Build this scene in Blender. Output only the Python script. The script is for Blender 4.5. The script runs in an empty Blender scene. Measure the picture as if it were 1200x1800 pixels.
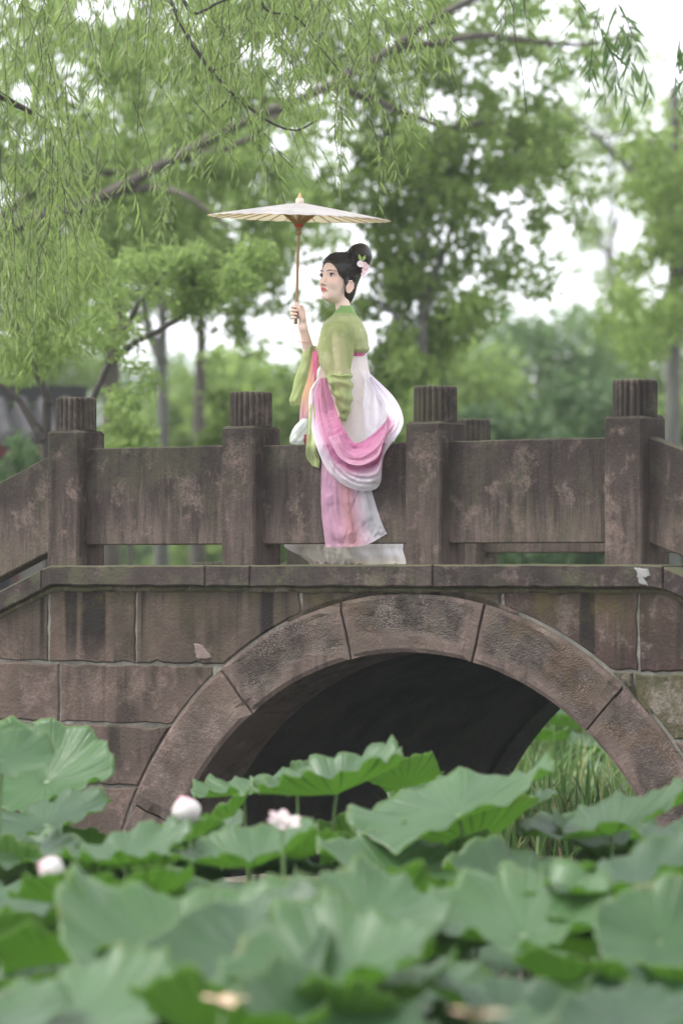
import bpy, math, random
import numpy as np
from mathutils import Vector, Matrix, noise
random.seed(7)
rng = np.random.default_rng(11)
SC = bpy.context.scene
COL = SC.collection

# ------------------------------------------------------------------ camera, sky, sun, exposure
HAZE = .0006
ZC = 1.9                                   # eye height above the pond
FPX, DB = 7000.0, 21.2                     # focal length in photo pixels, distance to the bridge face
TH = math.atan(.1 * FPX / 988)             # the bridge face is turned this much from the picture plane
cam = bpy.data.cameras.new('camera'); camo = bpy.data.objects.new('camera', cam); COL.objects.link(camo)
camo.location = (0, 0, ZC); camo.rotation_euler = (math.radians(90), 0, 0)
cam.sensor_fit = 'VERTICAL'; cam.sensor_height = 36; cam.lens = 36 * FPX / 1800
cam.shift_y = 100 / 1800
cam.clip_start = .1; cam.clip_end = 2000
cam.dof.use_dof = True; cam.dof.focus_distance = 21.6; cam.dof.aperture_fstop = 1.6
SC.camera = camo
W = bpy.data.worlds.new('World'); SC.world = W; W.use_nodes = True
wt = W.node_tree; wt.nodes.clear()
SUN_EL, SUN_AZ = math.radians(58), math.radians(-50)     # azimuth from +Y, clockwise
sky = wt.nodes.new('ShaderNodeTexSky'); sky.sky_type = 'NISHITA'; sky.sun_disc = False
sky.sun_elevation = SUN_EL; sky.sun_rotation = SUN_AZ; sky.dust_density = 3; sky.air_density = 1.2
hs = wt.nodes.new('ShaderNodeHueSaturation'); hs.inputs['Saturation'].default_value = .12
cl = wt.nodes.new('ShaderNodeMix'); cl.data_type = 'RGBA'; cl.inputs['Factor'].default_value = .55
cl.inputs['B'].default_value = (9.3, 9.45, 10.3, 1)                      # even cloud cover over the clear sky
bg = wt.nodes.new('ShaderNodeBackground'); bg.inputs['Strength'].default_value = .13
wo = wt.nodes.new('ShaderNodeOutputWorld')
wt.links.new(sky.outputs[0], hs.inputs['Color']); wt.links.new(hs.outputs[0], cl.inputs['A'])
wt.links.new(cl.outputs['Result'], bg.inputs['Color']); wt.links.new(bg.outputs[0], wo.inputs['Surface'])
sl = bpy.data.lights.new('sun', 'SUN'); sl.energy = 1.5; sl.angle = math.radians(20); sl.color = (1, .97, .92)
so = bpy.data.objects.new('sun', sl); COL.objects.link(so)
sd = Vector((math.sin(SUN_AZ) * math.cos(SUN_EL), -.35, math.sin(SUN_EL)))
SUN_DIR = Vector((-.75, -.05, 1.0)).normalized()
sky.sun_elevation = math.asin(SUN_DIR.z); sky.sun_rotation = math.atan2(SUN_DIR.x, SUN_DIR.y)
so.rotation_euler = SUN_DIR.to_track_quat('Z', 'Y').to_euler(); so.location = (0, 0, 30)
SC.view_settings.view_transform = 'Standard'; SC.view_settings.look = 'None'
SC.view_settings.exposure = 1.35; SC.view_settings.gamma = 1
SC.cycles.max_bounces = 8; SC.cycles.transparent_max_bounces = 12
SC.cycles.use_denoising = True
SC.cycles.volume_step_rate = 4

# ------------------------------------------------------------------ helpers
CT, ST = math.cos(TH), math.sin(TH)
def face(px, py, y=0.):                    # photo pixel -> (along, height over eye) on the bridge face shifted y into the bridge
    p = (px - 600) / FPX
    a = (p * (DB + y * CT) - y * ST) / (CT + p * ST)
    d = DB - a * ST + y * CT
    return a, (1000 - py) / FPX * d
def rail_depth(px, y):
    p = (px - 600) / FPX
    a = (p * (DB + y * CT) - y * ST) / (CT + p * ST)
    return DB - a * ST + y * CT
def P(px, py, d):
    return np.array(((px - 600) / FPX * d, d, ZC + (1000 - py) / FPX * d))

def link(o, parent=None):
    COL.objects.link(o)
    if parent is not None: o.parent = parent
    return o
def tag(o, label=None, cat=None, group=None, kind=None):
    if label: o['label'] = label
    if cat: o['category'] = cat
    if group: o['group'] = group
    if kind: o['kind'] = kind
    return o
def empty(name, loc=(0, 0, 0), rz=0, label=None, cat=None, group=None):
    o = bpy.data.objects.new(name, None); o.empty_display_size = .2
    o.location = loc; o.rotation_euler = (0, 0, rz); COL.objects.link(o)
    return tag(o, label, cat, group)
def mesh(name, V, Fs, mats=None, parent=None, smooth=True, col=None, midx=None, attrs=None):
    """V: (n,3); Fs: list of faces or (m,k) array"""
    me = bpy.data.meshes.new(name)
    V = np.asarray(V, dtype=np.float32)
    if isinstance(Fs, np.ndarray):
        m, k = Fs.shape
        me.vertices.add(len(V)); me.vertices.foreach_set('co', V.ravel())
        me.loops.add(m * k); me.polygons.add(m)
        me.loops.foreach_set('vertex_index', Fs.astype(np.int32).ravel())
        me.polygons.foreach_set('loop_start', np.arange(0, m * k, k, dtype=np.int32))
        me.update(calc_edges=True)
    else:
        me.from_pydata([tuple(map(float, v)) for v in V], [], Fs)
    me.validate()
    me.polygons.foreach_set('use_smooth', np.full(len(me.polygons), bool(smooth)))
    if mats is not None:
        for mm in (mats if isinstance(mats, (list, tuple)) else [mats]): me.materials.append(mm)
    if midx is not None: me.polygons.foreach_set('material_index', np.asarray(midx, dtype=np.int32))
    if col is not None:
        ca = me.color_attributes.new('Col', 'FLOAT_COLOR', 'POINT')
        c = np.ones((len(V), 4), np.float32); c[:, :3] = col
        ca.data.foreach_set('color', c.ravel())
    if attrs:
        for k_, v_ in attrs.items():
            at = me.attributes.new(k_, 'FLOAT', 'POINT'); at.data.foreach_set('value', np.asarray(v_, np.float32))
    me.update()
    return link(bpy.data.objects.new(name, me), parent)
class MB:
    def __init__(s): s.v = []; s.f = []; s.m = []; s.n = 0
    def add(s, V, Fs, mi=0):
        V = np.asarray(V, float)
        s.v.append(V)
        for q in Fs: s.f.append(tuple(int(i) + s.n for i in q)); s.m.append(mi)
        s.n += len(V)
    def box(s, c, d, mi=0, rz=0):
        x, y, z = [q / 2 for q in d]
        V = np.array([(i * x, j * y, k * z) for i in (-1, 1) for j in (-1, 1) for k in (-1, 1)], float)
        if rz: V = V @ np.array([[math.cos(rz), math.sin(rz), 0], [-math.sin(rz), math.cos(rz), 0], [0, 0, 1]])
        s.add(V + np.array(c), [(0, 1, 3, 2), (4, 6, 7, 5), (0, 4, 5, 1), (2, 3, 7, 6), (0, 2, 6, 4), (1, 5, 7, 3)], mi)
    def tube(s, pts, radii, n=8, mi=0, cap=True):
        V, Fs = tube_geo(pts, radii, n, cap); s.add(V, Fs, mi)
    def lathe(s, prof, n=24, c=(0, 0, 0), mi=0):
        V, Fs = lathe_geo(prof, n); s.add(V + np.array(c), Fs, mi)
    def build(s, name, mats, parent=None, smooth=True):
        return mesh(name, np.concatenate(s.v), s.f, mats, parent, smooth, midx=s.m)
def tube_geo(pts, radii, n=8, cap=True):
    pts = np.asarray(pts, float); m = len(pts)
    radii = np.full(m, radii) if np.isscalar(radii) else np.asarray(radii, float)
    t = np.gradient(pts, axis=0); t /= np.linalg.norm(t, axis=1)[:, None] + 1e-9
    ref = np.array((0, 0, 1.)) if abs(t[0][2]) < .9 else np.array((1., 0, 0))
    V = []
    for i in range(m):
        u = np.cross(t[i], ref); u /= np.linalg.norm(u) + 1e-9; w = np.cross(t[i], u); ref = -np.cross(t[i], u) if False else np.cross(u, t[i])
        for k in range(n):
            a = 2 * math.pi * k / n; V.append(pts[i] + radii[i] * (u * math.cos(a) + w * math.sin(a)))
    Fs = [(i * n + k, i * n + (k + 1) % n, (i + 1) * n + (k + 1) % n, (i + 1) * n + k) for i in range(m - 1) for k in range(n)]
    if cap: Fs += [tuple(range(n - 1, -1, -1)), tuple((m - 1) * n + k for k in range(n))]
    return np.array(V), Fs
def lathe_geo(prof, n=24):
    V = [(r * math.cos(2 * math.pi * k / n), r * math.sin(2 * math.pi * k / n), z) for r, z in prof for k in range(n)]
    m = len(prof)
    Fs = [(i * n + k, i * n + (k + 1) % n, (i + 1) * n + (k + 1) % n, (i + 1) * n + k) for i in range(m - 1) for k in range(n)]
    Fs += [tuple(range(n - 1, -1, -1)), tuple((m - 1) * n + k for k in range(n))]
    return np.array(V), Fs
def smoothpath(pts, n=6):                  # Catmull-Rom through the points
    pts = np.asarray(pts, float); q = np.vstack([2 * pts[0] - pts[1], pts, 2 * pts[-1] - pts[-2]]); out = []
    for i in range(1, len(q) - 2):
        for t in np.linspace(0, 1, n, endpoint=False):
            out.append(.5 * ((2 * q[i]) + (-q[i - 1] + q[i + 1]) * t + (2 * q[i - 1] - 5 * q[i] + 4 * q[i + 1] - q[i + 2]) * t * t + (-q[i - 1] + 3 * q[i] - 3 * q[i + 1] + q[i + 2]) * t ** 3))
    out.append(pts[-1]); return np.array(out)
def resample(ctrl, n):                     # Catmull-Rom along axis 0 to n samples
    ctrl = np.asarray(ctrl, float); m = len(ctrl)
    q = np.concatenate([[2 * ctrl[0] - ctrl[1]], ctrl, [2 * ctrl[-1] - ctrl[-2]]])
    out = []
    for x in np.linspace(0, m - 1, n):
        i = min(int(x), m - 2); t = x - i; a, b, c, d = q[i:i + 4]
        out.append(.5 * (2 * b + (c - a) * t + (2 * a - 5 * b + 4 * c - d) * t * t + (3 * b - a - 3 * c + d) * t ** 3))
    return np.array(out)

# ------------------------------------------------------------------ materials
class NT:
    def __init__(s, name):
        s.m = bpy.data.materials.new(name); s.m.use_nodes = True; s.t = s.m.node_tree; s.t.nodes.clear()
        s.out = s.t.nodes.new('ShaderNodeOutputMaterial')
    def n(s, typ, ins=None, **kw):
        nd = s.t.nodes.new('ShaderNode' + typ)
        for k, v in kw.items(): setattr(nd, k, v)
        for k, v in (ins or {}).items():
            if hasattr(v, 'is_linked') or isinstance(v, bpy.types.NodeSocket): s.t.links.new(v, nd.inputs[k])
            else: nd.inputs[k].default_value = v
        return nd
    def noise(s, vec, scale, detail=4, rough=.55, dist=0):
        i = {'Scale': scale, 'Detail': detail, 'Roughness': rough, 'Distortion': dist}
        if vec is not None: i['Vector'] = vec
        return s.n('TexNoise', i).outputs['Fac']
    def ramp(s, fac, lo, hi):
        return s.n('MapRange', {'Value': fac, 'From Min': lo, 'From Max': hi}, interpolation_type='SMOOTHSTEP').outputs[0]
    def math(s, op, a, b=0., c=None):
        nd = s.n('Math', {0: a, 1: b}, operation=op)
        if c is not None: nd.inputs[2].default_value = c
        return nd.outputs[0]
    def mix(s, f, a, b):
        def c(v): return (*v, 1) if isinstance(v, tuple) and len(v) == 3 else v
        return s.n('Mix', {'Factor': f, 'A': c(a), 'B': c(b)}, data_type='RGBA').outputs['Result'] if False else s._mix(f, c(a), c(b))
    def _mix(s, f, a, b):
        nd = s.t.nodes.new('ShaderNodeMix'); nd.data_type = 'RGBA'
        for sock, v in ((nd.inputs[0], f), (nd.inputs[6], a), (nd.inputs[7], b)):
            if isinstance(v, bpy.types.NodeSocket): s.t.links.new(v, sock)
            else: sock.default_value = v
        return nd.outputs[2]
    def done(s, shader): s.t.links.new(shader, s.out.inputs['Surface']); return s.m

def stone(name, A, B, streak=.5, lichen=.4, moss=.3, dark=(.045, .041, .038), pale=(.34, .285, .255), tool=0., bump=.5, rust=0., topdirt=0., wet=0., pick=False, fade=None):
    m = NT(name)
    tc = m.n('TexCoord').outputs['Object']; ri = m.n('ObjectInfo').outputs['Random']
    off = m.n('CombineXYZ', {'X': m.math('MULTIPLY', ri, 17.), 'Y': m.math('MULTIPLY', ri, 9.), 'Z': m.math('MULTIPLY', ri, 5.)}).outputs[0]
    v = m.n('VectorMath', {0: tc, 1: off}, operation='ADD').outputs[0]
    big = m.noise(v, 2.2, 6, .6); mid = m.noise(v, 9, 8, .65); fine = m.noise(v, 55, 6, .7)
    c = m.mix(m.ramp(big, .3, .7), A, B)
    c = m.mix(m.math('MULTIPLY', m.ramp(mid, .35, .75), .45), c, tuple(q * .62 for q in A))
    sv = m.n('Mapping', {'Vector': v, 'Scale': (9, 9, .8)}).outputs[0]
    st = m.math('MULTIPLY', m.ramp(m.noise(sv, 1, 5, .6), .46, .60), m.ramp(m.noise(v, 1.7, 3), .36, .56))
    c = m.mix(m.math('MULTIPLY', st, streak), c, dark)
    li = m.math('MULTIPLY', m.math('MULTIPLY', m.ramp(m.noise(v, 5.2, 10, .70, .3), .515, .62), m.ramp(mid, .34, .56)), m.math('ADD', .35, m.math('MULTIPLY', m.ramp(fine, .40, .56), .65)))
    sv2 = m.n('Mapping', {'Vector': v, 'Scale': (22, 22, 2.2)}).outputs[0]
    li2 = m.math('MULTIPLY', m.ramp(m.noise(sv2, 1, 6, .65), .54, .75), m.ramp(m.noise(v, 2.6, 4), .45, .66))
    c = m.mix(m.math('MULTIPLY', m.math('MAXIMUM', li, li2), lichen), c, pale)
    if pick:
        pa = m.n('Attribute', attribute_name='pick').outputs['Fac']
        pv = m.n('TexVoronoi', {'Vector': v, 'Scale': 105.}).outputs['Distance']
        pc = m.mix(m.ramp(m.noise(v, 6, 8, .7), .38, .62), (.095, .078, .068), (.030, .025, .022))
        pc = m.mix(m.math('MULTIPLY', m.ramp(m.noise(v, 2.7, 5, .6), .48, .62), .65), pc, (.085, .055, .032))
        pc = m.mix(m.math('MULTIPLY', m.ramp(pv, .5, .2), m.math('MULTIPLY', m.ramp(m.noise(v, 3.9, 5, .6), .5, .6), .7)), pc, (.27, .22, .195))
        c = m.mix(pa, c, pc)
    spk = m.ramp(m.noise(v, 120, 2, .5), .66, .74)
    c = m.mix(m.math('MULTIPLY', spk, .35 * lichen + .1), c, tuple(min(1, q * 1.25) for q in pale))
    if rust: c = m.mix(m.math('MULTIPLY', m.ramp(m.noise(v, 3.1, 6, .6), .45, .7), rust), c, (.10, .062, .035))
    if fade:         # the lower part was scoured pale by rain splash
        zf = m.math('SUBTRACT', m.n('SeparateXYZ', {0: tc}).outputs['Z'], m.math('MULTIPLY', m.math('SUBTRACT', m.noise(sv2, 1, 6, .65), .5), fade[3]))
        fm = m.math('MULTIPLY', m.ramp(zf, fade[1], fade[0]), m.ramp(m.noise(sv2, .8, 8, .75), .30, .66))
        c = m.mix(m.math('MULTIPLY', fm, fade[2]), c, pale)
        c = m.mix(m.math('MULTIPLY', m.ramp(zf, fade[1] - .05, fade[1] + .4), .55), c, dark)
    nz = m.n('SeparateXYZ', {0: m.n('NewGeometry').outputs['Normal']}).outputs['Z']
    up = m.ramp(nz, .35, .9)
    ms = m.math('MULTIPLY', m.math('MAXIMUM', up, m.math('MULTIPLY', m.ramp(m.noise(v, 3.7, 8, .7), .47, .63), .6)), moss)
    c = m.mix(ms, c, (.085, .088, .048))
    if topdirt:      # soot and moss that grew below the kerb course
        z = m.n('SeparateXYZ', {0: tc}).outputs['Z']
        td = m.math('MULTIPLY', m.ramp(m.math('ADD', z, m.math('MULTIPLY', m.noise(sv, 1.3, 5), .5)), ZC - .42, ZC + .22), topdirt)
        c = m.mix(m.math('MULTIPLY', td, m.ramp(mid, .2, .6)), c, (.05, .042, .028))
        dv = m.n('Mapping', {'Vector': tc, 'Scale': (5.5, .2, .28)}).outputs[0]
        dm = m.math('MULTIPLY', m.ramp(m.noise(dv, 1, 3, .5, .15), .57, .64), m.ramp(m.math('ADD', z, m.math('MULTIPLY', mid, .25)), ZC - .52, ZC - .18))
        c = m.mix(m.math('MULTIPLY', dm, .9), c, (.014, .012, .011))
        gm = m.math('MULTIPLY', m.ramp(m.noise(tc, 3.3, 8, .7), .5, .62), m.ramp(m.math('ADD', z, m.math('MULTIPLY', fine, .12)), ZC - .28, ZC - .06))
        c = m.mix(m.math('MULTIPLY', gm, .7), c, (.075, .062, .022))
    h = m.math('ADD', m.math('MULTIPLY', mid, .8), m.math('MULTIPLY', fine, .55))
    if pick: h = m.math('ADD', h, m.math('MULTIPLY', m.math('MULTIPLY', pv, pa), .5))
    if tool:
        tv = m.n('Mapping', {'Vector': v, 'Scale': (95, 95, 5)}).outputs[0]
        tl = m.noise(tv, 1, 4, .6)
        h = m.math('ADD', h, m.math('MULTIPLY', tl, tool))
        c = m.mix(m.math('MULTIPLY', m.ramp(tl, .50, .34), .3), c, dark)
    bn = m.n('Bump', {'Height': h, 'Strength': bump, 'Distance': .02}).outputs[0]
    b = m.n('BsdfPrincipled', {'Base Color': c, 'Roughness': .9 - wet, 'Normal': bn, 'Specular IOR Level': .12})
    return m.done(b.outputs[0])

def leafmat(name, c0, c1, trans=.35, rough=.5, tc=None, spec=.35):
    m = NT(name)
    r = m.n('NewGeometry').outputs['Random Per Island']
    c = m.mix(r, c0, c1)
    b = m.n('BsdfPrincipled', {'Base Color': c, 'Roughness': rough, 'Specular IOR Level': spec})
    t = m.n('BsdfTranslucent', {'Color': m.mix(r, tuple(min(1, q * 1.6) for q in c0), tuple(min(1, q * 1.6) for q in c1)) if tc is None else (*tc, 1)})
    x = m.n('MixShader', {0: trans, 1: b.outputs[0], 2: t.outputs[0]})
    return m.done(x.outputs[0])
def bark(name, A=(.10, .085, .07), B=(.05, .042, .035), sc=8):
    m = NT(name); tc = m.n('TexCoord').outputs['Object']
    v = m.n('Mapping', {'Vector': tc, 'Scale': (1, 1, .25)}).outputs[0]
    n = m.noise(v, sc, 8, .7)
    b = m.n('BsdfPrincipled', {'Base Color': m.mix(m.ramp(n, .35, .65), B, A), 'Roughness': .9, 'Normal': m.n('Bump', {'Height': n, 'Strength': .6, 'Distance': .03}).outputs[0]})
    return m.done(b.outputs[0])
def plain(name, c, rough=.6, var=.2, sc=20, bump=.1, spec=.3, metal=0):
    m = NT(name); tc = m.n('TexCoord').outputs['Object']; n = m.noise(tc, sc, 6, .6)
    b = m.n('BsdfPrincipled', {'Base Color': m.mix(n, tuple(q * (1 - var) for q in c), tuple(min(1, q * (1 + var)) for q in c)), 'Roughness': rough,
                               'Specular IOR Level': spec, 'Metallic': metal, 'Normal': m.n('Bump', {'Height': n, 'Strength': bump, 'Distance': .01}).outputs[0]})
    return m.done(b.outputs[0])
def cloth(name, base=None, sheer=.1, trans=.4, weave=900, rough=.75, pattern=None, crease=.6):
    """colour from the dyed-in attribute Col, or one base colour"""
    m = NT(name); tc = m.n('TexCoord').outputs['Object']
    c = m.n('Attribute', attribute_name='Col').outputs['Color'] if base is None else (*base, 1)
    n = m.noise(tc, 30, 5, .6)
    hs_ = m.n('HueSaturation', {'Value': m.math('ADD', .88, m.math('MULTIPLY', n, .24)), 'Color': c}).outputs[0]
    if pattern is not None:
        vo = m.n('TexVoronoi', {'Vector': tc, 'Scale': pattern[1], 'Randomness': 1.}).outputs['Distance']
        hs_ = m.mix(m.math('MULTIPLY', m.ramp(vo, .24, .16), pattern[2]), hs_, pattern[0])
    mp_ = m.n('Mapping', {'Vector': tc, 'Scale': (1., 1., .55), 'Rotation': (.2, .5, .1)}).outputs[0]
    cr_ = m.math('ABSOLUTE', m.math('SUBTRACT', m.noise(mp_, 9, 2, .5, .6), .5))
    cr2 = m.noise(mp_, 45, 3, .5, .8)
    bn = m.n('Bump', {'Height': m.math('ADD', m.math('MULTIPLY', m.ramp(cr_, 0, .16), 1.), m.math('ADD', m.math('MULTIPLY', cr2, .18), m.math('MULTIPLY', m.noise(tc, weave, 2), .04))), 'Strength': crease, 'Distance': .012}).outputs[0]
    b = m.n('BsdfPrincipled', {'Base Color': hs_, 'Roughness': rough, 'Specular IOR Level': .2, 'Normal': bn, 'Sheen Weight': .25})
    t = m.n('BsdfTranslucent', {'Color': hs_})
    x = m.n('MixShader', {0: trans, 1: b.outputs[0], 2: t.outputs[0]})
    if sheer:
        x = m.n('MixShader', {0: sheer, 1: x.outputs[0], 2: m.n('BsdfTransparent').outputs[0]})
    return m.done(x.outputs[0])

M_panel = stone('panel_stone', (0.061, 0.048, 0.041), (0.037, 0.029, 0.027), streak=.85, lichen=.65, moss=.45, tool=.6, bump=.7, dark=(0.025, 0.020, 0.018), pale=(0.175, 0.132, 0.111), fade=(ZC + .14, ZC + .42, .62, .5))
M_post = stone('post_stone', (0.058, 0.045, 0.039), (0.032, 0.025, 0.022), streak=.8, lichen=.7, moss=.4, bump=.7, dark=(0.022, 0.019, 0.017), pale=(0.190, 0.139, 0.117), fade=(.1, .5, .45, .7))
M_cap = stone('cap_stone', (0.058, 0.047, 0.039), (0.030, 0.025, 0.020), streak=.7, lichen=.4, moss=.45, bump=.6, dark=(0.022, 0.019, 0.017), pale=(0.180, 0.139, 0.119))
M_kerb = stone('kerb_stone', (0.062, 0.049, 0.043), (0.035, 0.027, 0.026), streak=.75, lichen=.5, moss=.9, bump=.7, dark=(0.024, 0.020, 0.018), pale=(0.187, 0.142, 0.122))
M_block = stone('block_stone', (0.118, 0.084, 0.070), (0.064, 0.048, 0.040), streak=.9, lichen=.4, moss=.25, bump=.9, topdirt=.9, dark=(0.025, 0.020, 0.017), pale=(0.246, 0.179, 0.155))
M_red = stone('red_block_stone', (0.079, 0.049, 0.042), (0.042, 0.027, 0.025), streak=.9, lichen=.4, moss=.2, bump=.9, topdirt=.6, dark=(0.025, 0.018, 0.015))
M_mossy = stone('mossy_block_stone', (0.099, 0.084, 0.048), (0.060, 0.058, 0.029), streak=.6, lichen=.45, moss=.8, bump=1.3, dark=(0.022, 0.020, 0.012))
M_vous = stone('voussoir_margin_stone', (0.140, 0.104, 0.088), (0.089, 0.066, 0.056), streak=.55, lichen=.5, moss=.2, bump=.9, pale=(0.268, 0.200, 0.171), dark=(0.034, 0.026, 0.023), pick=True)
M_vault = stone('vault_stone', (.044, .044, .033), (.018, .018, .014), streak=.5, lichen=.2, moss=.35, bump=.7, pale=(0.089, 0.077, 0.060))  # dark stained stone, with the dim light under the arch put into its colour
M_mortar = stone('mortar_lime', (.21, .20, .17), (.10, .095, .08), streak=.4, lichen=.4, moss=.3, bump=1., pale=(.42, .41, .37))
M_deck = stone('deck_stone', (.16, .14, .125), (.11, .10, .09), streak=.1, lichen=.3, moss=.3)
M_ledge = stone('ledge_stone', (.15, .13, .12), (.10, .09, .08), streak=.2, lichen=.4, moss=.5)

# ------------------------------------------------------------------ setting: terrain, water
mg = NT('earth_and_grass'); tc = mg.n('TexCoord').outputs['Object']
gc = mg.mix(mg.ramp(mg.noise(tc, .6, 6), .35, .65), (.05, .075, .022), (.085, .10, .04))
gc = mg.mix(mg.ramp(mg.noise(tc, 3, 6), .55, .75), gc, (.07, .055, .035))
M_ground = mg.done(mg.n('BsdfPrincipled', {'Base Color': gc, 'Roughness': .95, 'Normal': mg.n('Bump', {'Height': mg.noise(tc, 20, 6), 'Strength': .6}).outputs[0]}).outputs[0])
def tobridge(x, y):                         # world -> along, into
    return x * CT - (y - DB) * ST, x * ST + (y - DB) * CT
def hgt(x, y):
    a, b = tobridge(x, y)
    s = lambda t, lo, hi: np.clip((t - lo) / (hi - lo), 0, 1) ** 2 * (3 - 2 * np.clip((t - lo) / (hi - lo), 0, 1))
    pond = -.7
    h = pond + 1.75 * s(b, 3.6, 12) + .2 * s(b, 12, 60)
    h = np.maximum(h, pond + 1.75 * s(np.abs(a), 5.6, 9))
    h = np.maximum(h, pond + 1.0 * s(-y, -3.2, -1.0))
    h = h + .06 * np.sin(x * .7 + 1) * np.cos(y * .5)
    return h
xs = np.unique(np.concatenate([np.linspace(-900, -60, 12), np.linspace(-60, -14, 18), np.linspace(-14, 14, 71), np.linspace(14, 60, 18), np.linspace(60, 900, 12)]))
ys = np.unique(np.concatenate([np.linspace(-200, -6, 8), np.linspace(-6, 45, 120), np.linspace(45, 110, 20), np.linspace(110, 1500, 14)]))
X, Y = np.meshgrid(xs, ys); Z = hgt(X, Y)
nx, ny = len(xs), len(ys)
idx = np.arange(nx * ny).reshape(ny, nx)
mesh('ground', np.c_[X.ravel(), Y.ravel(), Z.ravel()], np.stack([idx[:-1, :-1], idx[:-1, 1:], idx[1:, 1:], idx[1:, :-1]], -1).reshape(-1, 4), M_ground)['kind'] = 'structure'
mw = NT('pond_water'); tc = mw.n('TexCoord').outputs['Object']
M_water = mw.done(mw.n('BsdfPrincipled', {'Base Color': mw.mix(mw.noise(tc, 2, 4), (.018, .02, .012, 1), (.035, .034, .02, 1)), 'Roughness': .12, 'Normal': mw.n('Bump', {'Height': mw.noise(tc, 5, 3), 'Strength': .08}).outputs[0]}).outputs[0])
wx = np.linspace(-11, 11, 12); wy = np.linspace(0, 40, 21); X, Y = np.meshgrid(wx, wy); idx = np.arange(len(wx) * len(wy)).reshape(len(wy), len(wx))
mesh('water', np.c_[X.ravel(), Y.ravel(), np.zeros(X.size)], np.stack([idx[:-1, :-1], idx[:-1, 1:], idx[1:, 1:], idx[1:, :-1]], -1).reshape(-1, 4), M_water)['kind'] = 'structure'

# ------------------------------------------------------------------ stone bridge (its own frame: x along, y into, z up from the pond)
bridge = empty('stone_bridge', (0, DB, 0), -TH, 'weathered brown sandstone arch bridge over the lotus pond', 'bridge')
CA, CZo, Ro = .444, ZC - 2.186, 2.06        # extrados circle
CZi, Ri = ZC - 2.15, 1.712                  # intrados circle
FLAT, SLOPE, WID = 1.98, .40, 3.1
def drop(a): return -SLOPE * max(0, abs(a) - FLAT)
def offset_poly(pts, d):                    # move outline inwards (counter-clockwise outline in x,z)
    p = np.array(pts); a = np.roll(p, 1, 0); b = np.roll(p, -1, 0)
    e1 = p - a; e2 = b - p
    n1 = np.c_[-e1[:, 1], e1[:, 0]]; n2 = np.c_[-e2[:, 1], e2[:, 0]]
    n1 /= np.linalg.norm(n1, axis=1)[:, None] + 1e-9; n2 /= np.linalg.norm(n2, axis=1)[:, None] + 1e-9
    n = n1 + n2; n /= np.maximum(np.linalg.norm(n, axis=1)[:, None], .6)
    return p + n * d
def ccw(p):
    p = np.array(p); s = np.sum(p[:, 0] * np.roll(p[:, 1], -1) - np.roll(p[:, 0], -1) * p[:, 1])
    return p if s > 0 else p[::-1]
def dense(poly, step=.05, jit=.003):
    out = []; n = len(poly)
    for i in range(n):
        a = np.array(poly[i]); b = np.array(poly[(i + 1) % n]); k = max(1, int(np.linalg.norm(b - a) / step))
        for j in range(k): out.append(a + (b - a) * j / k)
    out = np.array(out); return out + rng.normal(0, jit, out.shape)
def slab(poly, y0, y1, bev=.008, inset=None, mats=None, name='stone_block', parent=None, grid=False):
    """stone with outline poly in (x,z); front face at y0, back at y1; inset=(margin, depth) adds a sunk or raised picked field"""
    p = ccw(poly); n = len(p)
    rings = [(p, y1), (p, y0 + bev), (offset_poly(p, bev), y0)]; mi = []
    if inset:
        rings += [(offset_poly(p, inset[0]), y0), (offset_poly(p, inset[0] + .012), y0 + inset[1])]
    V = np.concatenate([np.c_[q[:, 0], np.full(n, y), q[:, 1]] for q, y in rings])
    Fs = []
    for r in range(len(rings) - 1):
        for i in range(n):
            Fs.append((r * n + i, r * n + (i + 1) % n, (r + 1) * n + (i + 1) % n, (r + 1) * n + i)); mi.append(1 if inset and r >= 3 else 0)
    # front cap as a fan so concave outlines stay clean
    L = (len(rings) - 1) * n
    Fs.append(tuple(L + i for i in range(n))); mi.append(1 if inset else 0)
    Fs.append(tuple(reversed(range(n)))); mi.append(0)
    return mesh(name, V, Fs, mats, parent, False, midx=mi)
def push_out(p, c, r):
    p = np.array(p); d = p - np.array(c); l = np.linalg.norm(d, axis=1); k = l < r
    p[k] = np.array(c) + d[k] / l[k][:, None] * r
    return p
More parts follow.
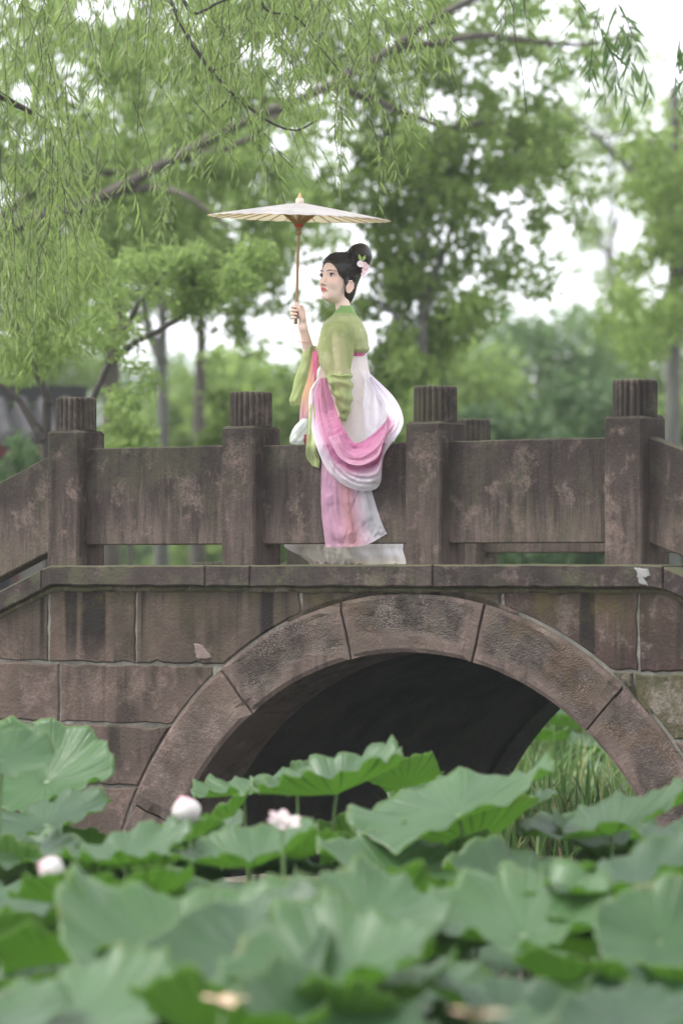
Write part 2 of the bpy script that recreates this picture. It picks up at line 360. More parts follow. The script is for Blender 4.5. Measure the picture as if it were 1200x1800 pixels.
# voussoirs
def ang(px, py):
    a, z = face(px, py); return math.atan2(z + ZC - CZo, a - CA)
joints = [ang(842, 1117), ang(606, 1100), ang(411, 1210), ang(270, 1437)]
jr = [ang(1072, 1238)]
A_ = [-.1, .24, jr[0], joints[0], joints[1], joints[2], joints[3], math.pi - .02, math.pi + .12]
A_ = sorted(A_)
for i in range(len(A_) - 1):
    t0, t1 = A_[i], A_[i + 1]; g = .0035
    nt, nr = max(6, int((t1 - t0) / .03)), 15
    y0 = -.020 + random.uniform(-.005, .005); V = []; pk = []; sd_ = random.uniform(0, 90); pw = (.9, .75, .85, .95, .8, .35, .55, .8)[i % 8]
    for r_ in range(nr):
        for c_ in range(nt):
            u, v = c_ / (nt - 1), r_ / (nr - 1)
            t = t0 + g + (t1 - t0 - 2 * g) * u
            x = (CA + Ri * math.cos(t)) * (1 - v) + (CA + (Ro - .004) * math.cos(t)) * v
            z = (CZi + Ri * math.sin(t)) * (1 - v) + (CZo + (Ro - .004) * math.sin(t)) * v
            de = min(u, 1 - u) * (t1 - t0) * 1.9 - .055; dv = min(v * .35 - .075, (1 - v) * .35 - .012)
            q = min(de, dv) + .10 * noise.noise(Vector((x * 4, z * 4, sd_))) + .045 * noise.noise(Vector((x * 17, z * 17, sd_)))
            m_ = pw * min(1, max(0, q / .05 + .5)); pk.append(m_)
            edge = min(min(u, 1 - u) * (t1 - t0) * 1.9, v * .35, (1 - v) * .35)
            y = y0 + (.012 if edge < 1e-6 else 0) + m_ * (.004 + .006 * noise.noise(Vector((x * 26, z * 26, sd_)))) + .006 * noise.noise(Vector((x * 6, z * 6, 3 + sd_)))
            ch = noise.noise(Vector((x * 3.1, z * 3.1, 31)))
            if ch > .32: y += .012 * min(1, (ch - .32) / .04)      # a flaked patch
            jx = .004 * noise.noise(Vector((x * 11, z * 11, 7))) if edge < 1e-6 else 0
            V.append((x + jx, y, z + jx))
    Fs = [(r_ * nt + c_, r_ * nt + c_ + 1, (r_ + 1) * nt + c_ + 1, (r_ + 1) * nt + c_) for r_ in range(nr - 1) for c_ in range(nt - 1)]
    ring = list(range(nt)) + [r_ * nt + nt - 1 for r_ in range(1, nr)] + [(nr - 1) * nt + c_ for c_ in range(nt - 2, -1, -1)] + [r_ * nt for r_ in range(nr - 2, 0, -1)]
    N0 = len(V); n = len(ring)
    for q in ring: V.append((V[q][0], .40, V[q][2])); pk.append(0)
    for q in range(n): Fs.append((ring[q], N0 + q, N0 + (q + 1) % n, ring[(q + 1) % n]))
    mesh('voussoir', V, Fs, M_vous, bridge, False, attrs={'pick': pk})
# spandrel courses
zc = [ZC - .097, ZC - .523, ZC - .862, ZC - 1.207, ZC - 1.55, ZC - 2.15]
fx = lambda px, py: face(px, py)[0]
rows = [
    [-4.6, -3.6, -2.75, fx(85, 1100), fx(238, 1100), fx(527, 1060), CA + .05, fx(880, 1080), fx(1120, 1100), 2.7, 3.6, 4.6],
    [-4.4, -3.1, fx(104, 1210), fx(375, 1180), CA, fx(1110, 1180), 2.55, 3.3, 4.5],
    [-4.6, -3.3, fx(2, 1320), CA, 2.9, 3.9, 4.7],
    [-4.5, -2.75, fx(40, 1430), CA, 2.4, 3.2, 4.6],
    [-4.6, -3.2, -2.2, CA, 2.8, 3.7, 4.6]]
G = .006
for r, xsplit in enumerate(rows):
    z1, z0 = zc[r], zc[r + 1]
    for i in range(len(xsplit) - 1):
        x0, x1 = xsplit[i], xsplit[i + 1]
        if r > 0:
            hw = math.sqrt((Ro + .012) ** 2 - (z1 - CZo) ** 2) if abs(z1 - CZo) < Ro else 0
            if x1 == CA: x1 = CA - hw + G + .004
            if x0 == CA: x0 = CA + hw - G - .004
            if x1 - x0 < .05: continue
        lim = lambda a: ZC - .1 + drop(a) - .012
        if lim(x0 if abs(x0) < abs(x1) else x1) < z0 + .03: continue
        # a joint drawn at the crown axis only splits left from right: the ring pushes both sides out
        G = .003 if r == 0 else .006
        p = dense([(x0 + G, z0 + G), (x1 - G, z0 + G), (x1 - G, z1 - (.004 if r == 0 else G)), (x0 + G, z1 - (.004 if r == 0 else G))], .045, .0035)
        p[:, 1] = np.minimum(p[:, 1], np.array([lim(a) for a in p[:, 0]]))
        inside = np.hypot(p[:, 0] - CA, p[:, 1] - CZo) < Ro + .012
        if inside.all(): continue
        p = push_out(p, (CA, CZo), Ro + .012)
        area = abs(np.sum(p[:, 0] * np.roll(p[:, 1], -1) - np.roll(p[:, 0], -1) * p[:, 1])) / 2
        if area < .004: continue
        mat = M_block
        if r == 0 and x0 > .6: mat = M_red
        if r == 1 and x0 > 1: mat = M_mossy
        slab(p, random.uniform(.0, .008), .30, .011, None, [mat], 'stone_block', bridge)
# mortar bed behind the stones
def wallface(y0, y1, r, cz, name, mat, step=.06):
    ts = np.linspace(-.12, math.pi + .12, 70); V = []; Fs = []
    def outerpt(t):
        dx, dz = math.cos(t), math.sin(t); best = 1e9
        if dx > 1e-6: best = min(best, (4.65 - CA) / dx)
        if dx < -1e-6: best = min(best, (-4.65 - CA) / dx)
        if dz < -1e-6: best = min(best, (-.25 - cz) / dz if (-.25 - cz) / dz > r else 9)
        s = r
        while s < best and cz + s * dz < ZC - .11 + drop(CA + s * dx): s += .02
        return CA + s * dx, cz + s * dz
    n = len(ts)
    for y in (y0, y1):
        for t in ts: V.append((CA + r * math.cos(t), y, cz + r * math.sin(t)))
        for t in ts: q = outerpt(t); V.append((q[0], y, q[1]))
    for i in range(n - 1):
        Fs += [(i, i + 1, n + i + 1, n + i), (2 * n + i, 3 * n + i, 3 * n + i + 1, 2 * n + i + 1), (i, 2 * n + i, 2 * n + i + 1, i + 1), (n + i, n + i + 1, 3 * n + i + 1, 3 * n + i)]
    return mesh(name, V, Fs, mat, bridge, False)
wallface(.013, .25, Ro - .02, CZo, 'mortar_bed', M_mortar)
wallface(3.01, 3.2, Ri + .1, CZi, 'rear_wall', M_block)
# vault soffit, behind the voussoirs, with courses that step in and out a little
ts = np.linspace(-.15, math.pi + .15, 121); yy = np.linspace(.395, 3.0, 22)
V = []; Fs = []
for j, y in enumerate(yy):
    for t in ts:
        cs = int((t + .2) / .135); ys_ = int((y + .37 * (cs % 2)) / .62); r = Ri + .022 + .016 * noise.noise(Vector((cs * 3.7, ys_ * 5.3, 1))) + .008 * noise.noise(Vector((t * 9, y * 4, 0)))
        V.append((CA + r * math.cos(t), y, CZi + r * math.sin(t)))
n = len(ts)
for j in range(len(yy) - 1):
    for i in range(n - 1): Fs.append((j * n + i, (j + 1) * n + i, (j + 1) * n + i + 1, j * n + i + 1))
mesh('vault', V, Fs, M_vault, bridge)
# rear ring of the vault
ts = np.linspace(-.15, math.pi + .15, 60)
pol = [(CA + (Ri + .30) * math.cos(t), CZi + (Ri + .30) * math.sin(t)) for t in ts] + [(CA + (Ri - .012) * math.cos(t), CZi + (Ri - .012) * math.sin(t)) for t in ts[::-1]]
pol = np.array(pol); n = len(pol)
V = np.concatenate([np.c_[pol[:, 0], np.full(n, y), pol[:, 1]] for y in (2.985, 3.22)]); h = len(ts); Fs = []
for i in range(h - 1):
    j = n - 1 - i
    Fs += [(i, i + 1, j - 1, j), (n + i, n + j, n + j - 1, n + i + 1), (i, n + i, n + i + 1, i + 1), (j, j - 1, n + j - 1, n + j)]
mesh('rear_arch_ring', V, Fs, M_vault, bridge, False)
# kerb stones
kj = [-4.6, -3.4, fx(58, 1010), fx(366, 1010), fx(445, 1010), fx(766, 1010), FLAT, 3.3, 4.6]
kj[2] = -FLAT - .06; kj[6] = FLAT + .02
for i in range(len(kj) - 1):
    x0, x1 = kj[i] + .002, kj[i + 1] - .002
    xs_ = np.linspace(x0, x1, max(4, int((x1 - x0) / .06)))
    dz = random.uniform(-.002, .002); T = np.array([ZC + .021 + dz + drop(a) for a in xs_]) + rng.normal(0, .0018, len(xs_)); Bm = np.array([ZC - .095 + drop(a) for a in xs_]) + rng.normal(0, .002, len(xs_))
    p = list(zip(xs_, Bm)) + list(zip(xs_[::-1], T[::-1]))
    slab(np.array(p), -.035 + random.uniform(-.004, .004), .26, .009, None, [M_kerb], 'kerb_stone', bridge)
# rough bedding course between the kerb and the blocks
V = []; Fs = []
xs_ = np.linspace(-4.5, 4.5, 190)
for a in xs_:
    for (y, z) in ((.03, -.094), (-.006 + .012 * noise.noise(Vector((a * 9, 0, 1))), -.096), (-.004 + .018 * noise.noise(Vector((a * 13, 3, 1))), -.122 + .014 * noise.noise(Vector((a * 7, 5, 2)))), (.03, -.135)):
        V.append((a, y, ZC + z + drop(a)))
Fs = [(i * 4 + k, i * 4 + k + 1, i * 4 + k + 5, i * 4 + k + 4) for i in range(len(xs_) - 1) for k in range(3)]
mesh('bedding_mortar', V, Fs, M_mossy, bridge)
# chips and a lime smear
M_lime = plain('lime_smear', (.21, .205, .20), .8, .3, 30); M_spall = plain('fresh_break', (.155, .118, .102), .9, .25, 25, .6)
def splash(name, pts, y, mat, seed):
    p = dense(ccw([face(*q, y) for q in pts]), .012, .003); p[:, 1] += ZC; n = len(p); c = p.mean(0)
    V = np.concatenate([np.c_[p[:, 0], np.full(n, y + .006), p[:, 1]], np.c_[(p + (c - p) * .12)[:, 0], np.full(n, y), (p + (c - p) * .12)[:, 1]], [[c[0], y - .002, c[1]]]])
    mesh(name, V, [(i, (i + 1) % n, n + (i + 1) % n, n + i) for i in range(n)] + [(n + i, n + (i + 1) % n, 2 * n) for i in range(n)], mat, bridge, False)
splash('lime_smear', [(1112, 998), (1138, 1000), (1141, 1012), (1130, 1016), (1136, 1030), (1122, 1026), (1118, 1008)], -.043, M_lime, 1)
splash('spalled_patch', [(340, 1131), (352, 1133), (366, 1148), (371, 1158), (343, 1159)], -.004, M_spall, 2)
# deck
V = []; xs_ = [-6.2, -FLAT, FLAT, 6.2]
for a in xs_:
    for (y, z) in ((.262, 0), (3.04, 0), (3.04, -.3), (.262, -.3)): V.append((a, y, ZC + z - .004 + drop(a)))
Fs = [(i * 4 + k, i * 4 + (k + 1) % 4, i * 4 + 4 + (k + 1) % 4, i * 4 + 4 + k) for i in range(3) for k in range(4)] + [(3, 2, 1, 0), (12, 13, 14, 15)]
mesh('deck', V, Fs, M_deck, bridge, False)
V = []
for a in xs_:
    for (y, z) in ((3.045, .0), (3.42, .0), (3.42, -.12), (3.045, -.12)): V.append((a, y, ZC + z - .02 + drop(a)))
mesh('kerb_stone', V, Fs, M_kerb, bridge, False)
# footing ledge across the opening, just above the pond
ledge = empty('stone_ledge', (0, DB, 0), -TH, 'low flat stone ledge at the foot of the arch among lotus stems', 'ledge')
for (x0, x1, y0, y1) in ((-.60, .35, -.32, .1), (.37, 1.1, -.29, .1), (1.12, 1.7, -.3, .1)):
    p = np.array([(x0, y0), (x1, y0), (x1, y1), (x0, y1)])
    b = MB(); z = ZC - 1.66 + random.uniform(-.01, .01)
    V = np.concatenate([np.c_[p, np.full(4, z - .34)], np.c_[p, np.full(4, z - .015)], np.c_[p + np.array([(.015, .015), (-.015, .015), (-.015, -.015), (.015, -.015)]), np.full(4, z)]])
    Fs = [(r * 4 + i, r * 4 + (i + 1) % 4, r * 4 + 4 + (i + 1) % 4, r * 4 + 4 + i) for r in (0, 1) for i in range(4)] + [(8, 9, 10, 11)]
    mesh('ledge_stone', V, Fs, M_ledge, ledge, False)
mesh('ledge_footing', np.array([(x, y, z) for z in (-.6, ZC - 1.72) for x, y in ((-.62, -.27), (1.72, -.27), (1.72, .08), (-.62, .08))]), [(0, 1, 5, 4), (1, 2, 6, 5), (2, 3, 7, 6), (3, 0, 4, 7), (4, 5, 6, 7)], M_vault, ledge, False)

# balustrades ---------------------------------------------------------------
def jbox(x0, x1, y0, y1, z0a, z0b, z1a, z1b, bev=.008, nx=10):
    """stone block whose bottom and top may slope along x; rounded long edges, slightly wavy"""
    xs_ = np.linspace(x0, x1, nx); V = []; n = 8
    for k, a in enumerate(xs_):
        t = (a - x0) / (x1 - x0); zb = z0a + (z0b - z0a) * t; zt = z1a + (z1b - z1a) * t
        e = bev if 0 < k < nx - 1 else bev * 1.6
        j = lambda s=.0016: random.gauss(0, s)
        w0, w1, w2, w3 = j(), j(), j(), j()
        V += [(a, y0 + e + w0, zb), (a, y0 + w0, zb + e), (a, y0 + w1, zt - e), (a, y0 + e, zt + w2), (a, y1 - e, zt + w2), (a, y1 + w3, zt - e), (a, y1 + w3, zb + e), (a, y1 - e, zb)]
    Fs = [(i * n + k, (i + 1) * n + k, (i + 1) * n + (k + 1) % n, i * n + (k + 1) % n) for i in range(nx - 1) for k in range(n)]
    Fs += [tuple(range(n)), tuple(reversed(range((nx - 1) * n, nx * n)))]
    return np.array(V), Fs
PW, PD_, PH, CH = .226, .242, .756, .187
def postmesh():
    # block with rounded vertical edges
    V = []; n = 0; x, y = PW / 2, PD_ / 2; c = .011
    ol = [(-x + c, -y), (x - c, -y), (x, -y + c), (x, y - c), (x - c, y), (-x + c, y), (-x, y - c), (-x, -y + c)]
    zs = [0, .12, .25, .4, .55, PH - .014, PH]
    for i, z in enumerate(zs):
        s = .012 if i == len(zs) - 1 else 0
        for q in ol: V.append((q[0] * (1 - s / x) + random.gauss(0, .0012), q[1] * (1 - s / y) + random.gauss(0, .0012), z))
    n = 8
    Fs = [(i * n + k, i * n + (k + 1) % n, (i + 1) * n + (k + 1) % n, (i + 1) * n + k) for i in range(len(zs) - 1) for k in range(n)]
    Fs += [tuple(range((len(zs) - 1) * n, len(zs) * n))]
    return V, Fs
def capmesh():
    nf, per = 21, 6; n = nf * per; V = []; R = .115
    zs = [0, .01, .06, .12, CH - .02, CH - .006, CH]
    for i, z in enumerate(zs):
        for k in range(n):
            t = 2 * math.pi * k / n; ph = (k % per) / per
            fl = abs(math.sin(math.pi * ph)) ** .6
            r = R - .016 + .016 * fl - (.012 if i == len(zs) - 1 else .002 if i == len(zs) - 2 else 0)
            V.append((r * math.cos(t), r * math.sin(t), z))
    Fs = [(i * n + k, i * n + (k + 1) % n, (i + 1) * n + (k + 1) % n, (i + 1) * n + k) for i in range(len(zs) - 1) for k in range(n)]
    Fs.append(tuple(range((len(zs) - 1) * n, len(zs) * n)))
    return V, Fs
capV, capF = capmesh()
drop_front = drop
def drop_rear(a): return -.46 * max(0, -1.42 - a) - SLOPE * max(0, a - FLAT)
proto_cap = None
def balustrade(name, label, y, posts, panels, lower, drop=drop):
    global proto_cap
    root = empty(name, (0, DB, 0), -TH, label, 'balustrade', 'stone balustrades of the bridge')
    for a in posts:
        V, Fs = postmesh()
        po = mesh('post', V, Fs, M_post, root, False); po.location = (a, y + PD_ / 2, ZC + .019 + drop(a) - lower)
        if proto_cap is None:
            co = mesh('post_cap', capV, capF, M_cap, po, True); proto_cap = co
        else:
            co = proto_cap.copy(); link(co, po)
        co.location = (0, 0, PH + .001); co.rotation_euler = (0, 0, random.uniform(0, 6))
    for (x0, x1) in panels:
        d0, d1 = drop(x0), drop(x1)
        if drop is drop_front and abs(x0) <= FLAT and abs(x1) <= FLAT: d0 = d1 = 0
        j = random.uniform(-.004, .004)
        V, Fs = jbox(x0, x1, y + .077, y + .182, ZC + .133 + d0 - lower * .9, ZC + .133 + d1 - lower * .9, ZC + .673 + d0 + j - lower, ZC + .673 + d1 + j - lower, .007, 18)
        mesh('panel', V, Fs, M_panel, root, False)
    return root
s_ = PW / 2 - .012
F_ = [q - .085 for q in (-4.27, -3.05, -1.828, -.604, .606, 1.83, 3.05, 4.27)]
balustrade('stone_balustrade', 'front stone balustrade with fluted post caps, facing the lotus pond', 0., F_, [(F_[i] + s_, F_[i + 1] - s_) for i in range(len(F_) - 1)], 0)
B_ = [q - .085 for q in (-4.1, -3.25, -2.43, -1.21, .02, 1.24, 2.46, 3.7)]
balustrade('stone_balustrade', 'rear stone balustrade glimpsed between the front posts, behind the woman', WID, B_, [(B_[i] + s_, B_[i + 1] - s_) for i in range(len(B_) - 1)], .04, drop_rear)
# ------------------------------------------------------------------ trees
def leaf_cloud(cent, n, size, aspect=.42, droop=.3, spread=None, r=rng):
    """leaf-shaped faces through a set of clumps; cent: (k,4) x,y,z,radius -> V, F"""
    cent = np.asarray(cent, float); w = cent[:, 3] ** 2; w /= w.sum()
    k = r.choice(len(cent), n, p=w)
    d = r.normal(size=(n, 3)); d /= np.linalg.norm(d, axis=1)[:, None]
    rad = r.random(n) ** .45
    p = cent[k, :3] + d * (rad * cent[k, 3])[:, None] * np.array([1, 1, .8])
    ax = r.normal(size=(n, 3)); ax[:, 2] -= droop * 2; ax /= np.linalg.norm(ax, axis=1)[:, None]
    nn = r.normal(size=(n, 3)); nn[:, 2] += .8
    sd_ = np.cross(ax, nn); sd_ /= np.linalg.norm(sd_, axis=1)[:, None] + 1e-9
    L = size * r.uniform(.65, 1.25, n)[:, None]; w_ = L * aspect * .5
    up = np.cross(sd_, ax)
    V = np.stack([p, p + ax * L * .45 + sd_ * w_ + up * L * .06, p + ax * L, p + ax * L * .45 - sd_ * w_ + up * L * .06], 1).reshape(-1, 3)
    b = np.arange(n)[:, None] * 4
    F = np.concatenate([b + np.array([[0, 1, 2]]), b + np.array([[0, 2, 3]])], 0)
    return V, F
M_bark = bark('bark_brown'); M_bark_dark = bark('bark_dark', (.06, .05, .042), (.03, .026, .022)); M_bark_grey = bark('bark_grey', (.12, .118, .105), (.07, .07, .062), 5)
L_mid = leafmat('leaf_mid_green', (.115, .172, .046), (.185, .255, .078), .62)
L_fresh = leafmat('leaf_fresh_green', (.13, .19, .048), (.20, .275, .085), .58)
L_dark = leafmat('leaf_deep_green', (.055, .10, .04), (.09, .145, .055), .45)
L_blue = leafmat('leaf_blue_green', (.105, .165, .07), (.155, .225, .10), .55)
L_willow = leafmat('leaf_willow', (.115, .175, .042), (.205, .27, .085), .52, rough=.4)
L_willow2 = leafmat('leaf_willow_dark', (.05, .10, .03), (.10, .165, .05), .42, rough=.35)

def limb_mesh(limbs, n=9):
    m = MB()
    for pts, r0, r1 in limbs:
        q = smoothpath(pts, 6); m.tube(q + rng.normal(0, r0 * .06, q.shape), np.linspace(r0, r1, len(q)), n)
    return m
def tree(name, base, limbs, clumps, n, size, leaf, brk, label, cat='tree', group=None, aspect=.42, seed=1, trunk_r=None):
    """limbs: list of (world points, r0, r1), the first is the trunk; clumps: (x,y,z,r) world"""
    r = np.random.default_rng(seed); B = np.array(base, float)
    root = empty(name, tuple(B), 0, label, cat, group)
    tr = limb_mesh([(np.array(limbs[0][0]) - B, limbs[0][1], limbs[0][2])], 12).build('trunk', [brk], root)
    if len(limbs) > 1:
        for pts, r0, r1 in limbs[1:]:
            limb_mesh([(np.array(pts) - B, r0, r1)], 7).build('limb', [brk], root)
    cl_ = np.array(clumps, float).copy(); cl_[:, :3] -= B
    V, F = leaf_cloud(cl_, n, size, aspect, .3, r=r)
    mesh('crown', V, F, leaf, root, False)
    return root
def px_clumps(regions, seed):
    """regions: (px, py, rx, ry, depth, ddepth, count, clump radius)"""
    r = np.random.default_rng(seed); out = []
    for (px, py, rx, ry, d, dd, k, cr) in regions:
        for _ in range(k):
            t = r.uniform(0, 2 * math.pi); q = math.sqrt(r.random())
            dep = d + r.uniform(-dd, dd)
            w = P(px + rx * q * math.cos(t), py + ry * q * math.sin(t), dep)
            out.append((*w, cr * r.uniform(.6, 1.3)))
    return out
def gz(x, y): return float(hgt(np.array(x), np.array(y)))

# broad leaning tree behind the bridge: trunk out of the frame on the left, long limbs across it
d = 35.
bx = P(-330, 1000, d); base = (bx[0], d, gz(bx[0], d))
trunk = [base, P(-310, 900, d), P(-250, 640, d), P(-150, 480, d), P(0, 405, d), P(150, 362, d)]
limbs = [(trunk, .22, .064),
         ([P(150, 362, d), P(300, 282, d), P(425, 215, d), P(560, 160, d), P(690, 85, d), P(760, 35, d - .3), P(840, -5, d - .5), P(980, -60, d)],    .052, .03),
         ([P(690, 85, d), P(770, 74, d), P(850, 62, d), P(930, 72, d + .5), P(1010, 78, d + 1), P(1090, 66, d + 1.2)], .042, .015),
         ([P(300, 282, d), P(370, 268, d + .3), P(440, 242, d + .4), P(500, 190, d + .6), P(560, 150, d + .6)], .04, .02),
         ([P(-40, 420, d), P(80, 322, d + 1), P(190, 305, d + 1), P(280, 300, d + .8)], .05, .025),
         ([P(560, 160, d), P(600, 155, d + .4), P(690, 190, d + .8), P(790, 225, d + 1), P(850, 215, d + 1), P(900, 240, d + 1.2)], .045, .015),
         ([P(180, 345, d), P(260, 330, d), P(330, 345, d - .4), P(400, 400, d - .6)], .045, .012)]
R_ = [(560, -110, 640, 80, 36.2, 1., 24, 0.234), (400, 225, 300, 60, 34.2, .3, 34, .13), (560, 20, 320, 60, 35.5, .6, 34, .15), (960, 20, 160, 50, 36, .6, 12, .13),
      (150, 90, 300, 190, 36.4, .9, 110, 0.199), (430, 110, 260, 150, 36.4, .9, 90, 0.187), (700, 50, 200, 110, 36.5, .8, 46, 0.175),
      (830, 190, 190, 150, 36.8, .8, 95, 0.175), (830, 350, 215, 150, 36.4, .8, 105, 0.175), (950, 310, 100, 120, 36.2, .7, 34, 0.140), (720, 440, 110, 90, 36.6, .6, 26, 0.140),
      (880, 460, 100, 80, 36.2, .6, 24, 0.129), (640, 290, 110, 120, 36.4, .7, 34, 0.152), (850, 80, 220, 80, 36.4, .8, 48, 0.164), (1020, 90, 110, 80, 36.2, .7, 16, 0.129),
      (200, 450, 230, 130, 36.4, .9, 85, 0.187), (50, 380, 160, 180, 36.4, .9, 75, 0.199), (380, 400, 170, 130, 36.7, .9, 62, 0.175), (330, 510, 150, 70, 36.7, .7, 36, 0.152),
      (440, 530, 110, 70, 37.2, .6, 22, 0.129), (520, 470, 60, 110, 36.8, .6, 16, 0.094), (660, 440, 70, 110, 36.8, .6, 14, 0.094), (450, 620, 90, 40, 38.2, .6, 12, 0.117), (-220, 250, 180, 320, 36.2, 1.2, 24, 0.292), (300, 290, 200, 70, 36.5, .8, 36, 0.175)]
tree('broadleaf_tree', base, limbs, px_clumps(R_, 5), 34000, .100, L_mid, M_bark, 'big broadleaf tree whose long bare limb crosses above the parasol', seed=5, aspect=.5)

# slender tree standing behind the right half, its crown gives the yellow-green spray above the woman
def simple_tree(name, px, d, top, regs, n, size, leaf, brk, label, r0=.12, seed=1, group=None, bend=0, aspect=.45, cat='tree', extra=()):
    x = P(px, 1000, d)[0]; b = (x, d, gz(x, d) - .1)
    tr = [b, P(px + bend * .3, 820, d), P(px + bend * .7, (820 + top) / 2, d), P(px + bend, top, d)]
    L = [(tr, r0, r0 * .4)] + [([P(*q) for q in e[0]], e[1], e[2]) for e in extra]
    return tree(name, b, L, px_clumps(regs, seed), n, size, leaf, brk, label, cat, group, aspect, seed)
simple_tree('slender_tree', 742, 36, 250, [(760, 560, 90, 90, 36, .8, 12, .28), (700, 640, 60, 60, 36, .8, 7, .24), (720, 300, 120, 90, 36, 1, 10, .28), (620, 560, 40, 30, 36, .6, 3, .2), (690, 480, 60, 60, 36, .8, 5, .2)], 6500, .11, L_fresh, M_bark_grey, 'slender pale trunked tree rising directly right of the woman', .06, 21, extra=[([(742, 560, 36), (770, 470, 36), (800, 380, 36)], .05, .02), ([(742, 620, 36), (700, 560, 36), (650, 520, 36.2)], .04, .015)])
simple_tree('grey_trunk_tree', 286, 42, 380, [(290, 300, 210, 200, 42, 1.2, 60, .28), (230, 450, 130, 80, 42, 1, 20, .22), (470, 330, 110, 150, 42, 1, 26, .22)], 5200, .12, L_fresh, M_bark_grey, 'pale grey straight trunk between the first two posts', .085, 22, extra=[([(286, 640, 42), (262, 580, 42), (250, 520, 42)], .07, .04)])
simple_tree('dark_trunk_tree', 345, 46, 420, [(400, 330, 200, 190, 46, 1.5, 54, .3), (340, 480, 110, 80, 46, 1, 16, .24)], 4600, .14, L_mid, M_bark, 'darker trunk just right of the pale grey trunk', .10, 23, bend=12)
simple_tree('broad_trunk_tree', 188, 44, 300, [(150, 380, 220, 180, 44, 1.5, 60, .3), (40, 520, 120, 100, 44, 1.5, 26, .26), (120, 100, 200, 120, 44, 1.5, 26, .3)], 5200, .14, L_fresh, M_bark, 'thick brown trunk behind the leftmost fluted post', .14, 24, bend=14)
simple_tree('tall_edge_tree', 1178, 42, 150, [(1165, 260, 90, 110, 42, 1.5, 16, .26), (1180, 470, 70, 90, 42, 1.2, 14, .26), (1120, 560, 90, 60, 42, 1.2, 12, .26), (1220, 380, 60, 200, 42, 1.2, 16, .3)], 6500, .12, L_fresh, M_bark_grey, 'thin grey trunk with sparse olive crown at the right edge', .11, 25, bend=6,
            extra=[([(1184, 420, 42), (1130, 330, 42), (1060, 250, 42), (990, 190, 42), (930, 160, 42)], .035, .01), ([(1182, 520, 42), (1220, 430, 42), (1260, 330, 42)], .05, .02), ([(1180, 300, 42), (1120, 235, 42), (1040, 240, 42.5), (960, 215, 42.5)], .03, .008)])
simple_tree('tall_pale_tree', 1075, 74, 120, [(1060, 330, 120, 170, 74, 2, 34, .30), (980, 180, 110, 110, 74, 2, 18, .3), (1120, 180, 90, 120, 74, 2, 16, .3)], 2300, .20, L_fresh, M_bark_grey, 'far tall tree with thin pale twigs against the open sky at right', .10, 26,
            extra=[([(1075, 480, 74), (1040, 380, 74), (1000, 300, 74), (960, 240, 74)], .05, .012), ([(1075, 420, 74), (1110, 330, 74), (1130, 230, 74)], .045, .012), ([(1075, 300, 74), (1050, 200, 74), (1010, 120, 74)], .035, .01)])
# young multi-stemmed tree by the left end of the bridge
d = 27.5; x = P(82, 1000, d)[0]; b = (x, d, gz(x, d) - .1)
tree('young_tree', b, [([b, P(82, 800, d), P(84, 705, d), P(72, 670, d), P(50, 615, d), P(30, 585, d)], .036, .02),
     ([P(30, 585, d), P(32, 520, d), P(38, 470, d)], .028, .008), ([P(30, 585, d), P(14, 560, d), P(-20, 520, d)], .022, .008), ([P(34, 585, d), P(52, 560, d), P(60, 540, d)], .018, .006),
     ([P(78, 775, d), P(60, 745, d), P(30, 700, d), P(-10, 670, d)], .04, .012)],
     px_clumps([(20, 560, 110, 110, 27.5, .5, 26, .17), (60, 480, 110, 80, 27.6, .5, 16, .16), (120, 600, 90, 70, 27.5, .5, 12, .15), (150, 530, 70, 60, 27.7, .5, 8, .14)], 31),
     5200, .085, L_fresh, M_bark_dark, 'young tree with dark forked stems beside the leftmost post', seed=31, aspect=.24)
d = 29.; x = P(120, 1000, d)[0]; b = (x, d, gz(x, d) - .1)
tree('young_tree', b, [([b, P(130, 860, d), P(150, 745, d), P(165, 700, d), P(190, 640, d)], .034, .022),
     ([P(190, 640, d), P(215, 590, d), P(240, 540, d), P(265, 510, d), P(300, 470, d)], .028, .01), ([P(200, 632, d), P(240, 600, d), P(290, 575, d), P(340, 545, d), P(400, 510, d)], .03, .01), ([P(215, 590, d), P(208, 540, d), P(190, 490, d)], .018, .006)],
     px_clumps([(300, 500, 90, 60, 29, .5, 12, .16), (400, 480, 90, 50, 29, .5, 12, .16), (240, 660, 60, 40, 29, .4, 4, .11), (230, 700, 40, 30, 29, .4, 3, .1), (200, 560, 70, 60, 29, .5, 8, .14)], 32),
     3600, .08, L_mid, M_bark_dark, 'young tree whose two thin stems spread rightwards behind the posts', seed=32, aspect=.3)
# low saplings seen over the parapet
for i, (px, py, d, lab) in enumerate([(225, 735, 33, 'sprig of fresh leaves just right of the leftmost post'), (20, 812, 34, 'dark low bush under the tiled roof'), (395, 720, 37, 'low bush peeping beside the second post')]):
    x = P(px, 1000, d)[0]; b = (x, d, gz(x, d) - .05)
    tree('low_bush', b, [([b, P(px + 4, py + 60, d), P(px - 6, py - 20, d)], .02, .008)], px_clumps([(px, py, 45, 40, d, .3, 9, .12), (px, py + 90, 60, 60, d, .4, 12, .16)], 40 + i), 1500, .09, [L_fresh, L_dark, L_mid][i], M_bark_dark, lab, 'bush', seed=40 + i)
